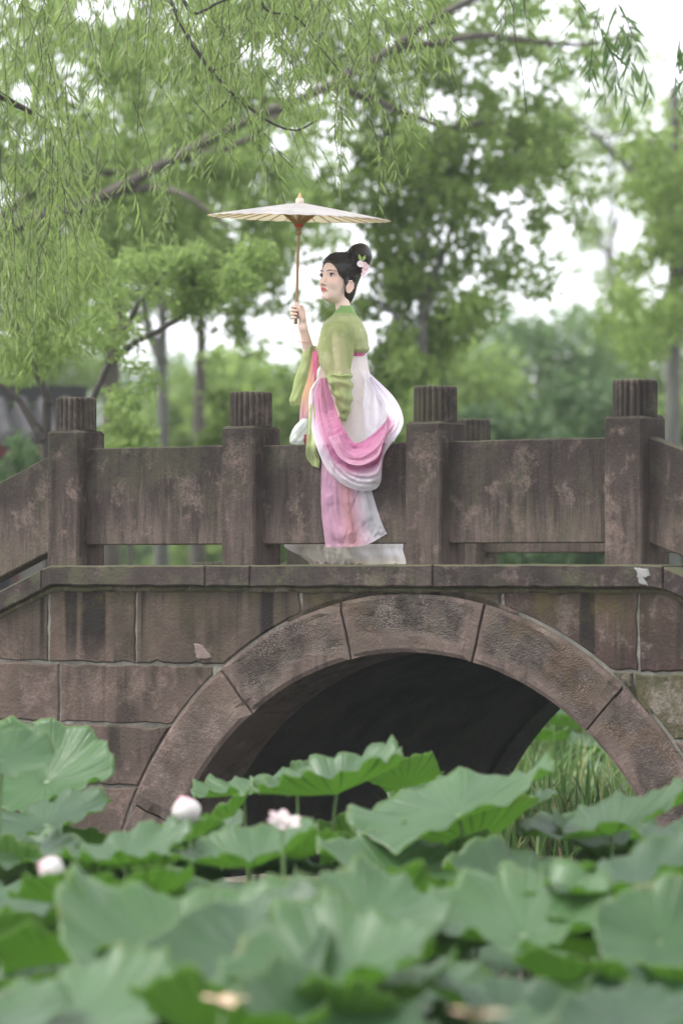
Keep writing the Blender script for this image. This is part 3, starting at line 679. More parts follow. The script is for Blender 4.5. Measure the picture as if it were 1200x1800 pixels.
# bushy mass behind the right half and low greenery all along
def shrub(px, top, wid, d, leaf, label, seed, size=.17, n=7000, name='bushy_tree', brk=None):
    r = np.random.default_rng(seed); x = P(px, 1000, d)[0]; g_ = gz(x, d); b = (x, d, g_ - .1)
    H = ZC + (1000 - top) / FPX * d - g_; Wd = wid / FPX * d
    cl_ = []
    for _ in range(46):
        t = r.uniform(0, 2 * math.pi); u = r.random(); z = .12 + .80 * u
        prof = math.sin(math.pi * min(1, (z + .12) * .86)) ** .6
        q = math.sqrt(r.random()) * prof * Wd * .5
        cl_.append((x + q * math.cos(t), d + q * math.sin(t) * .8, g_ + H * z, H * .13 * r.uniform(.7, 1.25)))
    tr = [b, (x + .1, d, g_ + H * .4), (x, d, g_ + H * .8)]
    L = [(tr, .14, .04)] + [([(x, d, g_ + H * .3), (x + s * Wd * .18, d, g_ + H * .5), (x + s * Wd * .3, d, g_ + H * .7)], .06, .02) for s in (-1, 1)]
    return tree(name, b, L, cl_, n, size, leaf, brk or M_bark, label, 'tree', 'bushy trees beyond the pond', .5, seed)
SH = [(950, 525, 330, 56, L_blue, 'broad rounded blue-green tree behind the third and fourth posts', 61),
      (1120, 500, 260, 62, L_mid, 'tall rounded tree filling the right side under open sky', 62),
      (800, 600, 260, 52, L_mid, 'rounded mid green tree right of the woman', 63),
      (690, 640, 200, 48, L_fresh, 'light yellow-green bush at the level of the woman\'s waist', 64),
      (470, 615, 230, 50, L_fresh, 'light yellow-green bush left of the parasol hand', 65),
      (880, 700, 220, 44, L_dark, 'dark low bush directly above the third panel', 66),
      (1040, 640, 220, 46, L_dark, 'dark dense bush left of the rightmost post', 67),
      (1220, 660, 200, 47, L_mid, 'bush cut by the right edge of the view', 68),
      (560, 640, 240, 62, L_blue, 'hazy low tree straight behind the skirt', 69),
      (380, 610, 240, 66, L_mid, 'hazy tree behind the second post', 70),
      (230, 590, 260, 76, L_blue, 'far pale tree between the grey trunks', 71),
      (90, 560, 260, 74, L_mid, 'far tree above the tiled roof', 72),
      (-80, 600, 260, 60, L_mid, 'tree cut by the left edge beyond the roof', 73),
      (1330, 520, 260, 58, L_blue, 'large tree past the right edge', 74)]
for (px, top, wid, d, leaf, lab, sd_) in SH: shrub(px, top, wid, d, leaf, lab, sd_, size=.15 if d < 55 else .19)
# the far wood closes the view
r = np.random.default_rng(90); cl_ = []
for _ in range(420):
    x = r.uniform(-38, 38); dd = r.uniform(88, 112); g_ = gz(x, dd); top = 4.6 + 1.6 * math.sin(x * .35) + 1.2 * math.sin(x * .9 + 2)
    cl_.append((x, dd, g_ + r.uniform(.3, max(1, top)), r.uniform(.8, 1.5)))
V, F = leaf_cloud(np.array(cl_), 42000, .42, .5, r=r)
tag(mesh('far_wood', V, F, L_blue, None, False), 'far belt of trees closing the view behind everything', 'wood', kind='stuff')

# ------------------------------------------------------------------ willows
def strand(p0, L, lean, r, leaf=.10, step=.026, sway=.12, dens=1.):
    """one hanging willow shoot: stem points and leaf faces"""
    n = max(5, int(L / .05)); pts = [np.array(p0, float)]; dirv = np.array([lean[0], lean[1], -.35 - .4 * r.random()]); dirv /= np.linalg.norm(dirv)
    for _ in range(n):
        dirv = dirv + np.array([0, 0, -.13]) + r.normal(0, sway * .35, 3) * np.array([1, 1, .3]); dirv /= np.linalg.norm(dirv)
        pts.append(pts[-1] + dirv * L / n)
    pts = np.array(pts); T = np.gradient(pts, axis=0); T /= np.linalg.norm(T, axis=1)[:, None]
    k = int(L / step * dens); u = np.sort(r.random(k)) * (n - .01); u = u[u > n * .06]; k = len(u)
    i = u.astype(int); fr = (u - i)[:, None]
    p = pts[i] * (1 - fr) + pts[np.minimum(i + 1, n)] * fr; t = T[i]
    s = r.normal(size=(k, 3)); s -= (s * t).sum(1)[:, None] * t; s /= np.linalg.norm(s, axis=1)[:, None]
    ax = t * r.uniform(.45, 1., k)[:, None] + s * r.uniform(.5, .95, k)[:, None] + np.array([0, 0, -.25]); ax /= np.linalg.norm(ax, axis=1)[:, None]
    sd_ = np.cross(ax, r.normal(size=(k, 3))); sd_ /= np.linalg.norm(sd_, axis=1)[:, None]
    l = (leaf * r.uniform(.55, 1.2, k) * (1 - .35 * (u / n) ** 3))[:, None]; w = l * .062
    g_ = np.array([0, 0, -1.]) * l * .10
    V = np.stack([p, p + ax * l * .3 + sd_ * w, p + ax * l * .68 + sd_ * w * .8 + g_ * .5, p + ax * l + g_ * 1.4, p + ax * l * .68 - sd_ * w * .8 + g_ * .5, p + ax * l * .3 - sd_ * w], 1).reshape(-1, 3)
    b = np.arange(k)[:, None] * 6
    F = np.concatenate([b + np.array([[0, 1, 5]]), b + np.array([[1, 2, 5]]), b + np.array([[5, 2, 4]]), b + np.array([[2, 3, 4]])], 0)
    return pts, V, F
def willow(name, base, limbs, groups, leafm, label, seed, extra_bare=()):
    r = np.random.default_rng(seed); B = np.array(base)
    root = empty(name, tuple(B), 0, label, 'tree')
    for i, (pts, r0, r1) in enumerate(limbs): limb_mesh([(np.array(pts) - B, r0, r1)], 8).build('trunk' if i == 0 else 'bough', [M_bark_dark], root)
    VV, FF, o = [], [], 0; st = MB()
    for (x0, x1, y0, y1, d0, d1, L0, L1, k, leaf, lean, dens) in groups:
        for _ in range(k):
            dd = r.uniform(d0, d1); p0 = P(r.uniform(x0, x1), r.uniform(y0, y1), dd) - B
            pts, V, F = strand(p0, r.uniform(L0, L1), (lean + r.normal(0, .35), r.normal(0, .35)), r, leaf, dens=dens)
            VV.append(V); FF.append(F + o); o += len(V); st.tube(pts, np.linspace(.0028, .001, len(pts)), 3, cap=False)
    for pts in extra_bare:
        mb_ = MB(); mb_.tube(smoothpath(np.array([P(*q) for q in pts]) - B, 5), .0024, 5); mb_.build('bare_shoot', [M_bark_dark], root)
    mesh('crown', np.concatenate(VV), np.concatenate(FF), leafm, root, False)
    st.build('shoots', [M_bark_dark], root)['kind'] = 'stuff'
    return root
d = 23.5; x = P(-520, 1000, d)[0]; base = (x, d, gz(x, d) - .1)
wl = [([base, P(-500, 700, d), P(-430, 300, d), P(-300, 0, d), P(-100, -220, d)], .26, .12),
      ([P(-100, -220, d), P(150, -260, d), P(420, -230, d - .3), P(700, -200, d - .5)], .11, .03),
      ([P(150, -260, d), P(260, -80, d), P(325, 55, d), P(372, 125, d), P(425, 178, d), P(475, 215, d), P(520, 229, d), P(556, 212, d)], .016, .004),
      ([P(372, 125, d), P(410, 110, d), P(437, 82, d)], .008, .003), ([P(400, 160, d), P(396, 180, d), P(372, 200, d)], .007, .003),
      ([P(300, -120, d - .6), P(330, 16, d - .6), P(390, 2, d - .6), P(470, -30, d - .6)], .010, .006),
      ([P(470, -140, d), P(460, 5, d), P(520, 30, d), P(560, 80, d), P(600, 130, d)], .009, .003),
      ([P(-300, 0, d), P(-150, 120, d + .4), P(-40, 150, d + .5), P(60, 200, d + .6)], .06, .015)]
g = [(-60, 640, -200, -60, 22.3, 26, .6, 1.15, 90, .105, 0, 1.),
     (0, 600, -90, 60, 22.4, 26, .45, .9, 110, .10, 0, 1.),
     (480, 700, -120, -20, 22.6, 25, .3, .6, 34, .10, .1, 1.),
     (330, 620, 20, 200, 22.6, 24.5, .25, .6, 46, .105, .1, 1.),
     (-60, 130, 40, 330, 22.5, 26, .6, 1.15, 70, .105, .05, 1.),
     (-60, 90, 320, 480, 22.6, 25, .5, .85, 40, .10, .1, 1.1),
     (90, 330, 120, 330, 22.6, 26, .35, .7, 34, .10, 0, .9),
     (570, 740, -120, 80, 22.6, 25, .45, .95, 34, .10, .35, .9), (590, 700, 80, 260, 22.6, 25, .25, .5, 14, .09, .4, .9),
     (440, 560, 180, 300, 22.6, 24, .25, .42, 10, .085, .1, .7)]
willow('willow_tree', base, wl, g, L_willow, 'weeping willow trailing fresh narrow leaves across the top left', 77,
       extra_bare=[[(262, -60, 23), (256, 60, 23), (246, 140, 23), (242, 230, 23)], [(596, 130, 23), (588, 230, 23), (600, 300, 23)]])
d = 19.; x = P(1800, 1000, d)[0]; base = (x, d, gz(x, d) - .1)
wl = [([base, P(1780, 600, d), P(1720, 100, d), P(1560, -200, d), P(1300, -260, d)], .22, .08), ([P(1300, -260, d), P(1100, -230, d), P(900, -200, d), P(740, -180, d)], .07, .012)]
g = [(1040, 1075, -70, 30, 18.4, 19, .42, .55, 4, .125, .05, 1.1), (1060, 1110, -60, 50, 18.6, 19, .4, .5, 4, .125, .25, 1.), (1195, 1230, 40, 80, 18.4, 19, .35, .45, 3, .12, -.1, 1.),
     (870, 905, -150, -100, 19, 20, .50, .66, 4, .09, 0, .8), (970, 1010, -170, -130, 19, 20, .5, .6, 3, .10, 0, 1.), (870, 890, -60, 40, 19, 20, .1, .2, 4, .08, 0, 1.2),
     (700, 1260, -420, -260, 18.4, 20.5, .4, .6, 12, .10, 0, 1.)]
willow('willow_tree', base, wl, g, L_willow2, 'nearer willow dangling a few darker leafy tips at the top right', 78,
       extra_bare=[[(900, -40, 19.5), (904, 60, 19.5), (916, 120, 19.5), (925, 200, 19.5)], [(1060, -30, 18.7), (1059, 70, 18.7)], [(1106, -20, 18.8), (1103, 80, 18.8)]])

# ------------------------------------------------------------------ damp summer air
mhz = NT('haze_air'); pv_ = mhz.n('VolumePrincipled', {'Color': (.93, .97, .98, 1), 'Density': HAZE, 'Anisotropy': .3})
mhz.t.links.new(pv_.outputs[0], mhz.out.inputs['Volume'])
m = MB(); m.box((0, 66, 6.), (118, 160, 16.)); hz_o = m.build('haze', [mhz.m], None, False); hz_o['kind'] = 'stuff'; hz_o['label'] = 'thin pale air between the near bridge and the far trees'
# ------------------------------------------------------------------ house with a tiled roof, far left
M_tile = plain('roof_tile_grey', (.060, .058, .060), .85, .3, 4); M_fascia = plain('red_fascia', (.09, .022, .02), .6, .2, 3); M_wall = plain('pale_plaster', (.14, .13, .12), .9, .15, 3); M_void = plain('dark_window', (.02, .02, .022), .3, .1, 2)
hd = 36.; hx = P(-135, 1000, hd)[0]; hg = gz(hx, hd)
house = empty('tiled_house', (hx, hd, hg), math.radians(8), 'grey tiled house with red eave half hidden at the far left', 'house')
hz0 = ZC + (1000 - 778) / FPX * hd - hg; hz1 = ZC + (1000 - 690) / FPX * hd - hg; ex = 1.52
m = MB(); m.box((-1.2, 1.6, hz0 / 2 - .05), (4.6, 2.6, hz0 - .1)); m.build('wall', [M_wall], house, False)
m = MB(); m.box((-1.2, -.12, hz0 - .06), (5.4, .09, .13)); m.build('eave_board', [M_fascia], house, False)
for wxx in (-2.6, -.9, .5):
    m = MB(); m.box((wxx, .27, hz0 * .55), (.75, .08, hz0 * .5)); wn = m.build('window', [M_fascia], house, False)
    m = MB(); m.box((wxx, .215, hz0 * .55), (.62, .03, hz0 * .42)); m.build('pane', [M_void], wn, False)
tile = None
nt_ = 26
for i in range(nt_):
    xx = -1.2 - 2.7 + 5.4 * (i + .5) / nt_
    if tile is None:
        pts = [(0, -.2, hz0 + .02), (0, .7, hz0 + (hz1 - hz0) * .42), (0, 1.6, hz1)]
        m = MB(); m.tube(smoothpath(pts, 4), .075, 8); tile = m.build('roof_tile', [M_tile], house); o = tile
    else: o = tile.copy(); link(o, house)
    o.location = (xx, 0, 0)
m = MB()
m.add([(-3.95, -.2, hz0 - .02), (1.55, -.2, hz0 - .02), (1.55, 1.6, hz1 - .04), (-3.95, 1.6, hz1 - .04), (1.55, 3.3, hz0 - .02), (-3.95, 3.3, hz0 - .02)], [(0, 1, 2, 3), (3, 2, 4, 5), (0, 5, 4, 1), (1, 4, 2), (0, 3, 5)])
m.build('roof', [M_tile], house, False)
m = MB(); m.box((-1.2, 1.6, hz1 + .06), (5.6, .2, .16)); m.build('ridge', [M_tile], house, False)

# ------------------------------------------------------------------ reeds and grass beyond the arch
def blades(n, xr, yr, h, seed, side=None, wd=.012):
    r = np.random.default_rng(seed); x = r.uniform(*xr, n); y = r.uniform(*yr, n)
    a, b = tobridge(x, y); keep = (b > 3.3) | ((b > .25) & (a > .15 + .25 * b) & (np.hypot(a - CA, .5) < Ri + .1)); x, y = x[keep], y[keep]; n = len(x)
    z = np.maximum(hgt(x, y), -.05); hh = h * r.uniform(.35, 1.15, n); w = wd * r.uniform(.6, 1.3, n)
    t = r.uniform(0, 2 * math.pi, n); dx, dy = np.cos(t), np.sin(t); lean = hh * (.03 + .75 * r.random(n) ** 1.3)
    p0 = np.c_[x, y, z]; s = np.c_[-dy, dx, np.zeros(n)] * w[:, None]; f_ = np.c_[dx, dy, np.zeros(n)]
    def at(u, k): return p0 + f_ * (lean * u * u)[:, None] + np.c_[np.zeros(n), np.zeros(n), hh * u * (1 - .25 * (lean / hh) * u)]
    V = np.stack([p0 - s, p0 + s, at(.5, 0) + s, at(.5, 0) - s, at(.82, 0) + s * .6, at(.82, 0) - s * .6, at(1., 0)], 1).reshape(-1, 3)
    b_ = np.arange(n)[:, None] * 7
    F = np.concatenate([b_ + np.array([q]) for q in ([0, 1, 2], [0, 2, 3], [3, 2, 4], [3, 4, 5], [5, 4, 6])], 0)
    return V, F
mb = NT('reed_blade'); rr = mb.n('NewGeometry').outputs['Random Per Island']
cr = mb.n('ValToRGB', {'Fac': rr}); e = cr.color_ramp.elements
e[0].position = 0; e[0].color = (.07, .14, .04, 1); e[1].position = 1; e[1].color = (.36, .25, .13, 1)
for p_, c_ in ((.4, (.13, .25, .06, 1)), (.75, (.18, .26, .08, 1)), (.9, (.28, .31, .13, 1))): k = e.new(min(.97, p_ + .06)); k.color = c_
bs = mb.n('BsdfPrincipled', {'Base Color': cr.outputs[0], 'Roughness': .5}); ts_ = mb.n('BsdfTranslucent', {'Color': cr.outputs[0]})
M_reed = mb.done(mb.n('MixShader', {0: .35, 1: bs.outputs[0], 2: ts_.outputs[0]}).outputs[0])
V, F = blades(15000, (-.5, 4.5), (20., 31), .80, 101)
tag(mesh('reed_grass', V, F, M_reed, None, False), 'tangle of green and straw reeds seen through the arch', 'reeds', kind='stuff')
V, F = blades(26000, (-14, 14), (31, 52), .35, 102, wd=.02)
tag(mesh('bank_grass', V, F, M_reed, None, False), 'grass on the far bank beyond the reeds', 'grass', kind='stuff')

# ------------------------------------------------------------------ lotus
def lotus_top(name, c0, c1, vein, under):
    m = NT(name); at = m.n('Attribute', attribute_name='ang').outputs['Fac']; rad = m.n('Attribute', attribute_name='rad').outputs['Fac']
    tc = m.n('TexCoord').outputs['Object']; ri = m.n('ObjectInfo').outputs['Random']
    # radial veins: 21 of them, forking outwards
    f1 = m.math('ABSOLUTE', m.math('SINE', m.math('ADD', m.math('MULTIPLY', at, 10.5), m.math('MULTIPLY', m.noise(tc, 7, 3), .35))))
    v1 = m.math('MULTIPLY', m.ramp(f1, .30, .05), m.ramp(rad, .02, .10))
    f2 = m.math('ABSOLUTE', m.math('SINE', m.math('ADD', m.math('MULTIPLY', at, 31.5), m.math('MULTIPLY', m.noise(tc, 9, 3), 1.2))))
    v2 = m.math('MULTIPLY', m.ramp(f2, .30, .05), m.ramp(rad, .45, .75))
    vv = m.math('MAXIMUM', v1, m.math('MULTIPLY', v2, .45))
    n = m.noise(tc, 5, 6, .6); n2 = m.noise(tc, 40, 4, .6)
    c = m.mix(m.ramp(m.math('ADD', m.math('MULTIPLY', n, .7), m.math('MULTIPLY', ri, .8)), .3, 1.1), c0, c1)
    c = m.mix(m.math('MULTIPLY', m.math('MULTIPLY', m.ramp(rad, .86, 1.), m.ramp(m.noise(tc, 6, 5, .65), .60, .70)), .8), c, (.17, .12, .05))
    c = m.mix(m.math('MULTIPLY', m.ramp(n2, .55, .75), .18), c, tuple(q * .7 for q in c0))
    c = m.mix(m.math('MULTIPLY', vv, .75 if under else .32), c, vein)
    c = m.mix(m.math('MULTIPLY', m.ramp(rad, .965, 1.), .4), c, (.22, .27, .10))
    c = m.mix(m.math('MULTIPLY', m.ramp(rad, .045, .025), .6), c, (.30, .36, .20))
    sp = m.math('MULTIPLY', m.ramp(m.noise(tc, 23, 3, .5), .735, .76), .6)
    c = m.mix(sp, c, (.16, .11, .05))
    h = m.math('ADD', m.math('MULTIPLY', vv, 1. if under else -.3), m.math('MULTIPLY', n2, .25))
    bn = m.n('Bump', {'Height': h, 'Strength': .9, 'Distance': .01}).outputs[0]
    b = m.n('BsdfPrincipled', {'Base Color': c, 'Roughness': .6 if under else .38, 'Specular IOR Level': .25 if under else .5, 'Normal': bn})
    t = m.n('BsdfTranslucent', {'Color': m.mix(m.math('MULTIPLY', vv, .6), (.34, .54, .15), (.11, .22, .05)), 'Normal': bn})
    return m.done(m.n('MixShader', {0: .60 if under else .38, 1: b.outputs[0], 2: t.outputs[0]}).outputs[0])
M_ltop = lotus_top('lotus_leaf_top', (.015, .050, .018), (.060, .130, .044), (.105, .175, .075), False)
M_lund = lotus_top('lotus_leaf_underside', (.075, .15, .038), (.12, .21, .058), (.035, .08, .02), True)
M_ltop2 = lotus_top('lotus_leaf_top_fresh', (.032, .085, .026), (.080, .16, .052), (.12, .20, .085), False)
M_stem = plain('lotus_stem_green', (.11, .18, .06), .55, .25, 30)
def lotus_leaf(C_, R, pitch, roll, cup, seed, label, group=None, fresh=False, fold=0., foldang=0., name='lotus_leaf', res=(13, 72), rip=1.):
    """C_: world centre; pitch tilts the upper side to the camera (degrees), roll tilts it right"""
    r = np.random.default_rng(seed); nr, na = res
    rip = rip * r.uniform(.55, 1.3); wv = r.uniform(.35, 1.15)
    if not fold and r.random() < .35: fold, foldang = r.uniform(.15, .5), r.uniform(0, 6.28)
    ph = r.uniform(0, 6.28, 8); k1 = r.integers(2, 4); k2 = r.integers(4, 7); k3 = r.integers(9, 15)
    a = np.linspace(0, 2 * math.pi, na, endpoint=False); rr = (np.arange(1, nr + 1) / nr) ** .85
    A2, R2 = np.meshgrid(a, rr)
    rim = 1 + .075 * np.sin(k1 * A2 + ph[0]) + .045 * np.sin(k2 * A2 + ph[1]) + .013 * np.sin(k3 * A2 + ph[2] + .8 * np.sin(2 * A2 + ph[5])) + .007 * np.sin(2 * k3 * A2 + ph[6] + np.sin(3 * A2)) + .006 * np.sin(31 * A2 + 2 * np.sin(4 * A2 + ph[7]))
    ro = R2 * (1 + (rim - 1) * R2 ** 2)
    z = cup * ro ** 1.8 + .09 * wv * ro ** 2 * np.sin(k1 * A2 + ph[3]) + .07 * wv * ro ** 2.5 * np.sin(k2 * A2 + ph[4]) + .045 * rip * ro ** 4 * np.sin(k3 * A2 + ph[5]) + .022 * rip * ro ** 5 * np.sin((2 * k3 + 1) * A2 + ph[7]) - .03 * np.exp(-(ro / .09) ** 2)
    x, y = ro * np.cos(A2), ro * np.sin(A2)
    if fold:                                   # one side of the blade folds up along a line
        ca, sa = math.cos(foldang), math.sin(foldang); u = x * ca + y * sa
        q = np.maximum(0, u - .05); z = z + fold * q ** 1.5; s_ = 1 - .35 * min(1, fold) * np.minimum(1, q)
        x = x - ca * q * (1 - s_); y = y - sa * q * (1 - s_)
    top = np.stack([x, y, z], -1).reshape(-1, 3) * R
    c0 = np.array([[0, 0, -.035 * R]])
    th = .0025
    V = np.concatenate([c0, top, c0 - [[0, 0, th]], top * np.array([.998, .998, 1]) - [[0, 0, th]]])
    ng = nr * na; F = []; mi = []
    def ringfaces(off, flip):
        f = [(off, off + 1 + k, off + 1 + (k + 1) % na) for k in range(na)]
        for i in range(nr - 1):
            for k in range(na): f.append((off + 1 + i * na + k, off + 1 + (i + 1) * na + k, off + 1 + (i + 1) * na + (k + 1) % na, off + 1 + i * na + (k + 1) % na))
        return [tuple(reversed(q)) for q in f] if flip else f
    f1 = ringfaces(0, False); f2 = ringfaces(ng + 1, True); F = f1 + f2; mi = [0] * len(f1) + [1] * len(f2)
    o1 = 1 + (nr - 1) * na; o2 = ng + 1 + o1
    F += [(o1 + k, o2 + k, o2 + (k + 1) % na, o1 + (k + 1) % na) for k in range(na)]; mi += [0] * na
    # tilt: the upper side towards the camera (-Y) by pitch, to the right by roll
    M_ = np.array((Matrix.Rotation(math.radians(roll), 3, 'Y') @ Matrix.Rotation(math.radians(pitch), 3, 'X') @ Matrix.Rotation(r.uniform(-.2, .2), 3, 'Z')))
    V = V @ M_.T
    base = np.array((C_[0] + r.uniform(-.12, .12), C_[1] + r.uniform(-.12, .12), min(-.05, 0)))
    if C_[1] > 24: base[2] = gz(base[0], base[1]) - .05
    root = empty(name, tuple(base), 0, label, 'lotus leaf', group)
    ang = np.concatenate([[0], A2.ravel(), [0], A2.ravel()]); rad = np.concatenate([[0], R2.ravel(), [0], R2.ravel()])
    # the seam of the angle attribute falls where sin(k*pi) = 0
    mesh('blade', V + (np.array(C_) - base), F, [M_ltop2 if fresh else M_ltop, M_lund], root, True, midx=mi, attrs={'ang': ang, 'rad': rad})
    cc = (np.array(C_) - base) + M_ @ np.array((0, 0, -.04 * R)); m = MB()
    m.tube(smoothpath([(0, 0, 0), cc * np.array((.35, .35, .5)), cc * np.array((.8, .8, .88)), cc], 5), [.0075] * 15 + [.006], 7); m.build('stem', [M_stem], root)
    return root
LL = [  # px, py, radius px, depth, pitch, roll, cup, seed, fresh, label [, fold, foldang]
 (82, 1372, 122, 18.2, 34, -12, .26, 1, 0, 'large pale lotus leaf facing the viewer against the left wall'),
 (5, 1335, 88, 16.6, 18, 14, .22, 2, 0, 'bluish lotus leaf cut by the left edge in front of the wall'),
 (80, 1448, 108, 17.6, 12, -14, .12, 3, 0, 'flat lotus leaf just beneath the large pale one at left'),
 (148, 1478, 44, 18.0, -14, 8, .2, 4, 1, 'small green lotus leaf under the left wall'),
 (45, 1508, 95, 16.4, 6, -6, .14, 5, 0, 'thin pale lotus leaf edge-on near the left margin'),
 (225, 1512, 112, 15.8, 5, -9, .24, 6, 0, 'pale lotus leaf tilting left below the white bud'),
 (440, 1520, 128, 15.6, 4, -10, .30, 7, 0, 'lotus leaf below the white petals, green underside at its right'),
 (590, 1392, 118, 17.4, 2, -14, .34, 8, 0, 'broad lotus leaf rising under the dark arch, left of centre'),
 (712, 1378, 68, 18.2, -16, -6, .26, 9, 1, 'lotus leaf showing veined green underside at the arch centre'),
 (805, 1428, 164, 16.6, 8, -19, .13, 10, 0, 'big smooth lotus leaf slanting across in front of the arch'),
 (832, 1478, 118, 17.2, -12, -16, .30, 11, 1, 'dark veined underside below the big slanting lotus leaf'),
 (1072, 1462, 146, 16.6, 2, -15, .22, 12, 0, 'wide lotus leaf before the right foot of the arch'),
 (948, 1408, 30, 18.6, 12, -22, .2, 13, 0, 'small bluish lotus leaf among the reeds'),
 (612, 1480, 62, 18.0, -22, 4, .3, 14, 1, 'backlit lotus leaf with radiating veins below the arch middle'),
 (428, 1394, 88, 18.2, 4, -8, .16, 15, 0, 'pale lotus leaf against the black of the arch'),
 (520, 1372, 34, 17.9, 30, -50, .25, 16, 1, 'yellow-green rolled young lotus leaf above the white petals'),
 (700, 1588, 118, 13.6, -9, 13, .18, 17, 1, 'deep green lotus leaf underside drooping to the right'),
 (918, 1640, 168, 12.6, 9, -4, .30, 18, 0, 'dark blue-green lotus leaf with scalloped near rim'),
 (1160, 1655, 122, 11.6, 38, 12, .10, 19, 0, 'rounded light lotus leaf facing the viewer at the right edge'),
 (1120, 1562, 150, 13.0, -2, -12, .25, 20, 0, 'blurred lotus leaf behind the rounded light one'),
 (325, 1712, 225, 11.2, 12, 6, .30, 21, 0, 'huge blurred lotus leaf folded like a funnel, lower left'),
 (430, 1690, 170, 10.4, 16, -16, .22, 22, 0, 'blurred pale lotus leaf overlapping the huge funnel leaf'),
 (640, 1620, 140, 12.2, 10, 6, .24, 23, 0, 'dim blue-green lotus leaf behind the foreground leaves, centre'),
 (585, 1735, 190, 9.8, 8, -14, .30, 24, 0, 'foreground lotus leaf with bright underside fold, bottom centre'),
 (745, 1765, 118, 10.4, 22, 6, .2, 25, 0, 'dusky round lotus leaf at the bottom, right of centre'),
 (130, 1800, 190, 9.4, 6, -6, .2, 26, 0, 'out of focus lotus leaf along the bottom left corner'),
 (985, 1752, 74, 11.0, 6, -26, .22, 27, 1, 'small light green lotus leaf below the scalloped one'),
 (870, 1815, 110, 9.8, 4, -4, .14, 28, 1, 'bright green lotus leaf at the very bottom edge'),
 (1150, 1785, 130, 10.8, 18, 4, .2, 29, 0, 'dusky lotus leaf in the bottom right corner'),
 (8, 1645, 70, 13.2, -20, 24, .2, 30, 1, 'dark lotus leaf shaded at the left edge'),
 (95, 1690, 105, 12.0, -14, -8, .26, 31, 1, 'lit yellow-green underside in the lower left tangle'),
 (210, 1725, 96, 11.4, -16, -16, .26, 32, 1, 'upright bright green lotus leaf beside the lower left tangle'),
 (330, 1480, 74, 17.0, -8, -6, .3, 33, 1, 'lotus leaf tucked under the white bud'),
 (760, 1400, 90, 18.8, 3, 2, .2, 34, 0, 'narrow pale lotus leaf tip behind the big slanting one'),
 (1240, 1480, 120, 15.6, 2, -10, .25, 35, 0, 'lotus leaf cut by the right edge over the arch foot'),
 (400, 1440, 62, 17.4, -4, -36, .3, 36, 0, 'small upright lotus leaf right of the white bud'),
 (520, 1510, 74, 16.6, -12, -10, .3, 37, 1, 'lotus leaf underside behind the white petals'),
 (1010, 1575, 90, 13.8, -8, 8, .22, 38, 1, 'green underside between the two right-hand leaves'),
 (250, 1580, 100, 13.6, -6, -10, .25, 39, 0, 'blurred lotus leaf above the huge funnel leaf'),
 (130, 1585, 110, 13.4, -6, -6, .22, 40, 0, 'blurred lotus leaf below the drooping white flower'),
 (880, 1545, 34, 17.6, 2, 0, .15, 41, 1, 'small lotus leaf floating by the stone ledge'),
 (1050, 1640, 90, 12.8, -10, -10, .25, 42, 1, 'leaf underside glowing behind the right stems'),
 (480, 1600, 110, 13.4, -4, 4, .26, 43, 0, 'mid-field lotus leaf in the centre left gap'),
]
for q in LL:
    px, py, rp, dp, pi_, ro_, cu, sd_, fr, lab = q[:10]
    dp = dp if dp > 16 else 16 - (16 - dp) * .55
    pi_ += (2 if dp > 15 else 7) if -5 < pi_ < 20 else -7 if pi_ <= -5 else 0
    lotus_leaf(P(px, py, dp), rp / FPX * dp * 1.06, pi_, ro_, cu * 1.15, 200 + sd_, lab, 'lotus leaves', bool(fr), fold=1e-6)
# more of the mid and front bed, each told apart by its row, what it lies under and its tone
r = np.random.default_rng(811); spots_ = []
marks = ((-80, 90, 'under the leftmost post'), (90, 300, 'under the first panel'), (300, 480, 'under the second post'), (480, 680, 'under the woman'), (680, 840, 'under the third post'), (840, 1040, 'under the last whole panel'), (1040, 1290, 'under the rightmost post'))
rows_ = ((1500, 1560, 'far row of the bed', .50, .66), (1570, 1640, 'middle row of the bed', .42, .6), (1650, 1730, 'near row of the bed', .38, .56), (1740, 1830, 'nearest row of the bed', .34, .5))
for (y0, y1, rw, z0, z1) in rows_:
    for (x0, x1, mk_) in marks:
        for k, tone in enumerate(('blue-green', 'yellow-green')):
            px, py = r.uniform(x0 + (k * (x1 - x0) / 2), x1 - ((1 - k) * (x1 - x0) / 2)), r.uniform(y0, y1); z = r.uniform(z0, z1); dp = min(16.8, (ZC - z) * FPX / (py - 1000))
            up_ = k == 0
            lotus_leaf(P(px, py, dp), r.uniform(.22, .33), r.uniform(4, 22) if up_ else r.uniform(-24, -8), r.uniform(-22, 22), r.uniform(.12, .36), 900 + int(px) + int(py), '%s lotus leaf %s, %s' % (tone, mk_, rw), 'lotus leaves', not up_, res=(11, 60))
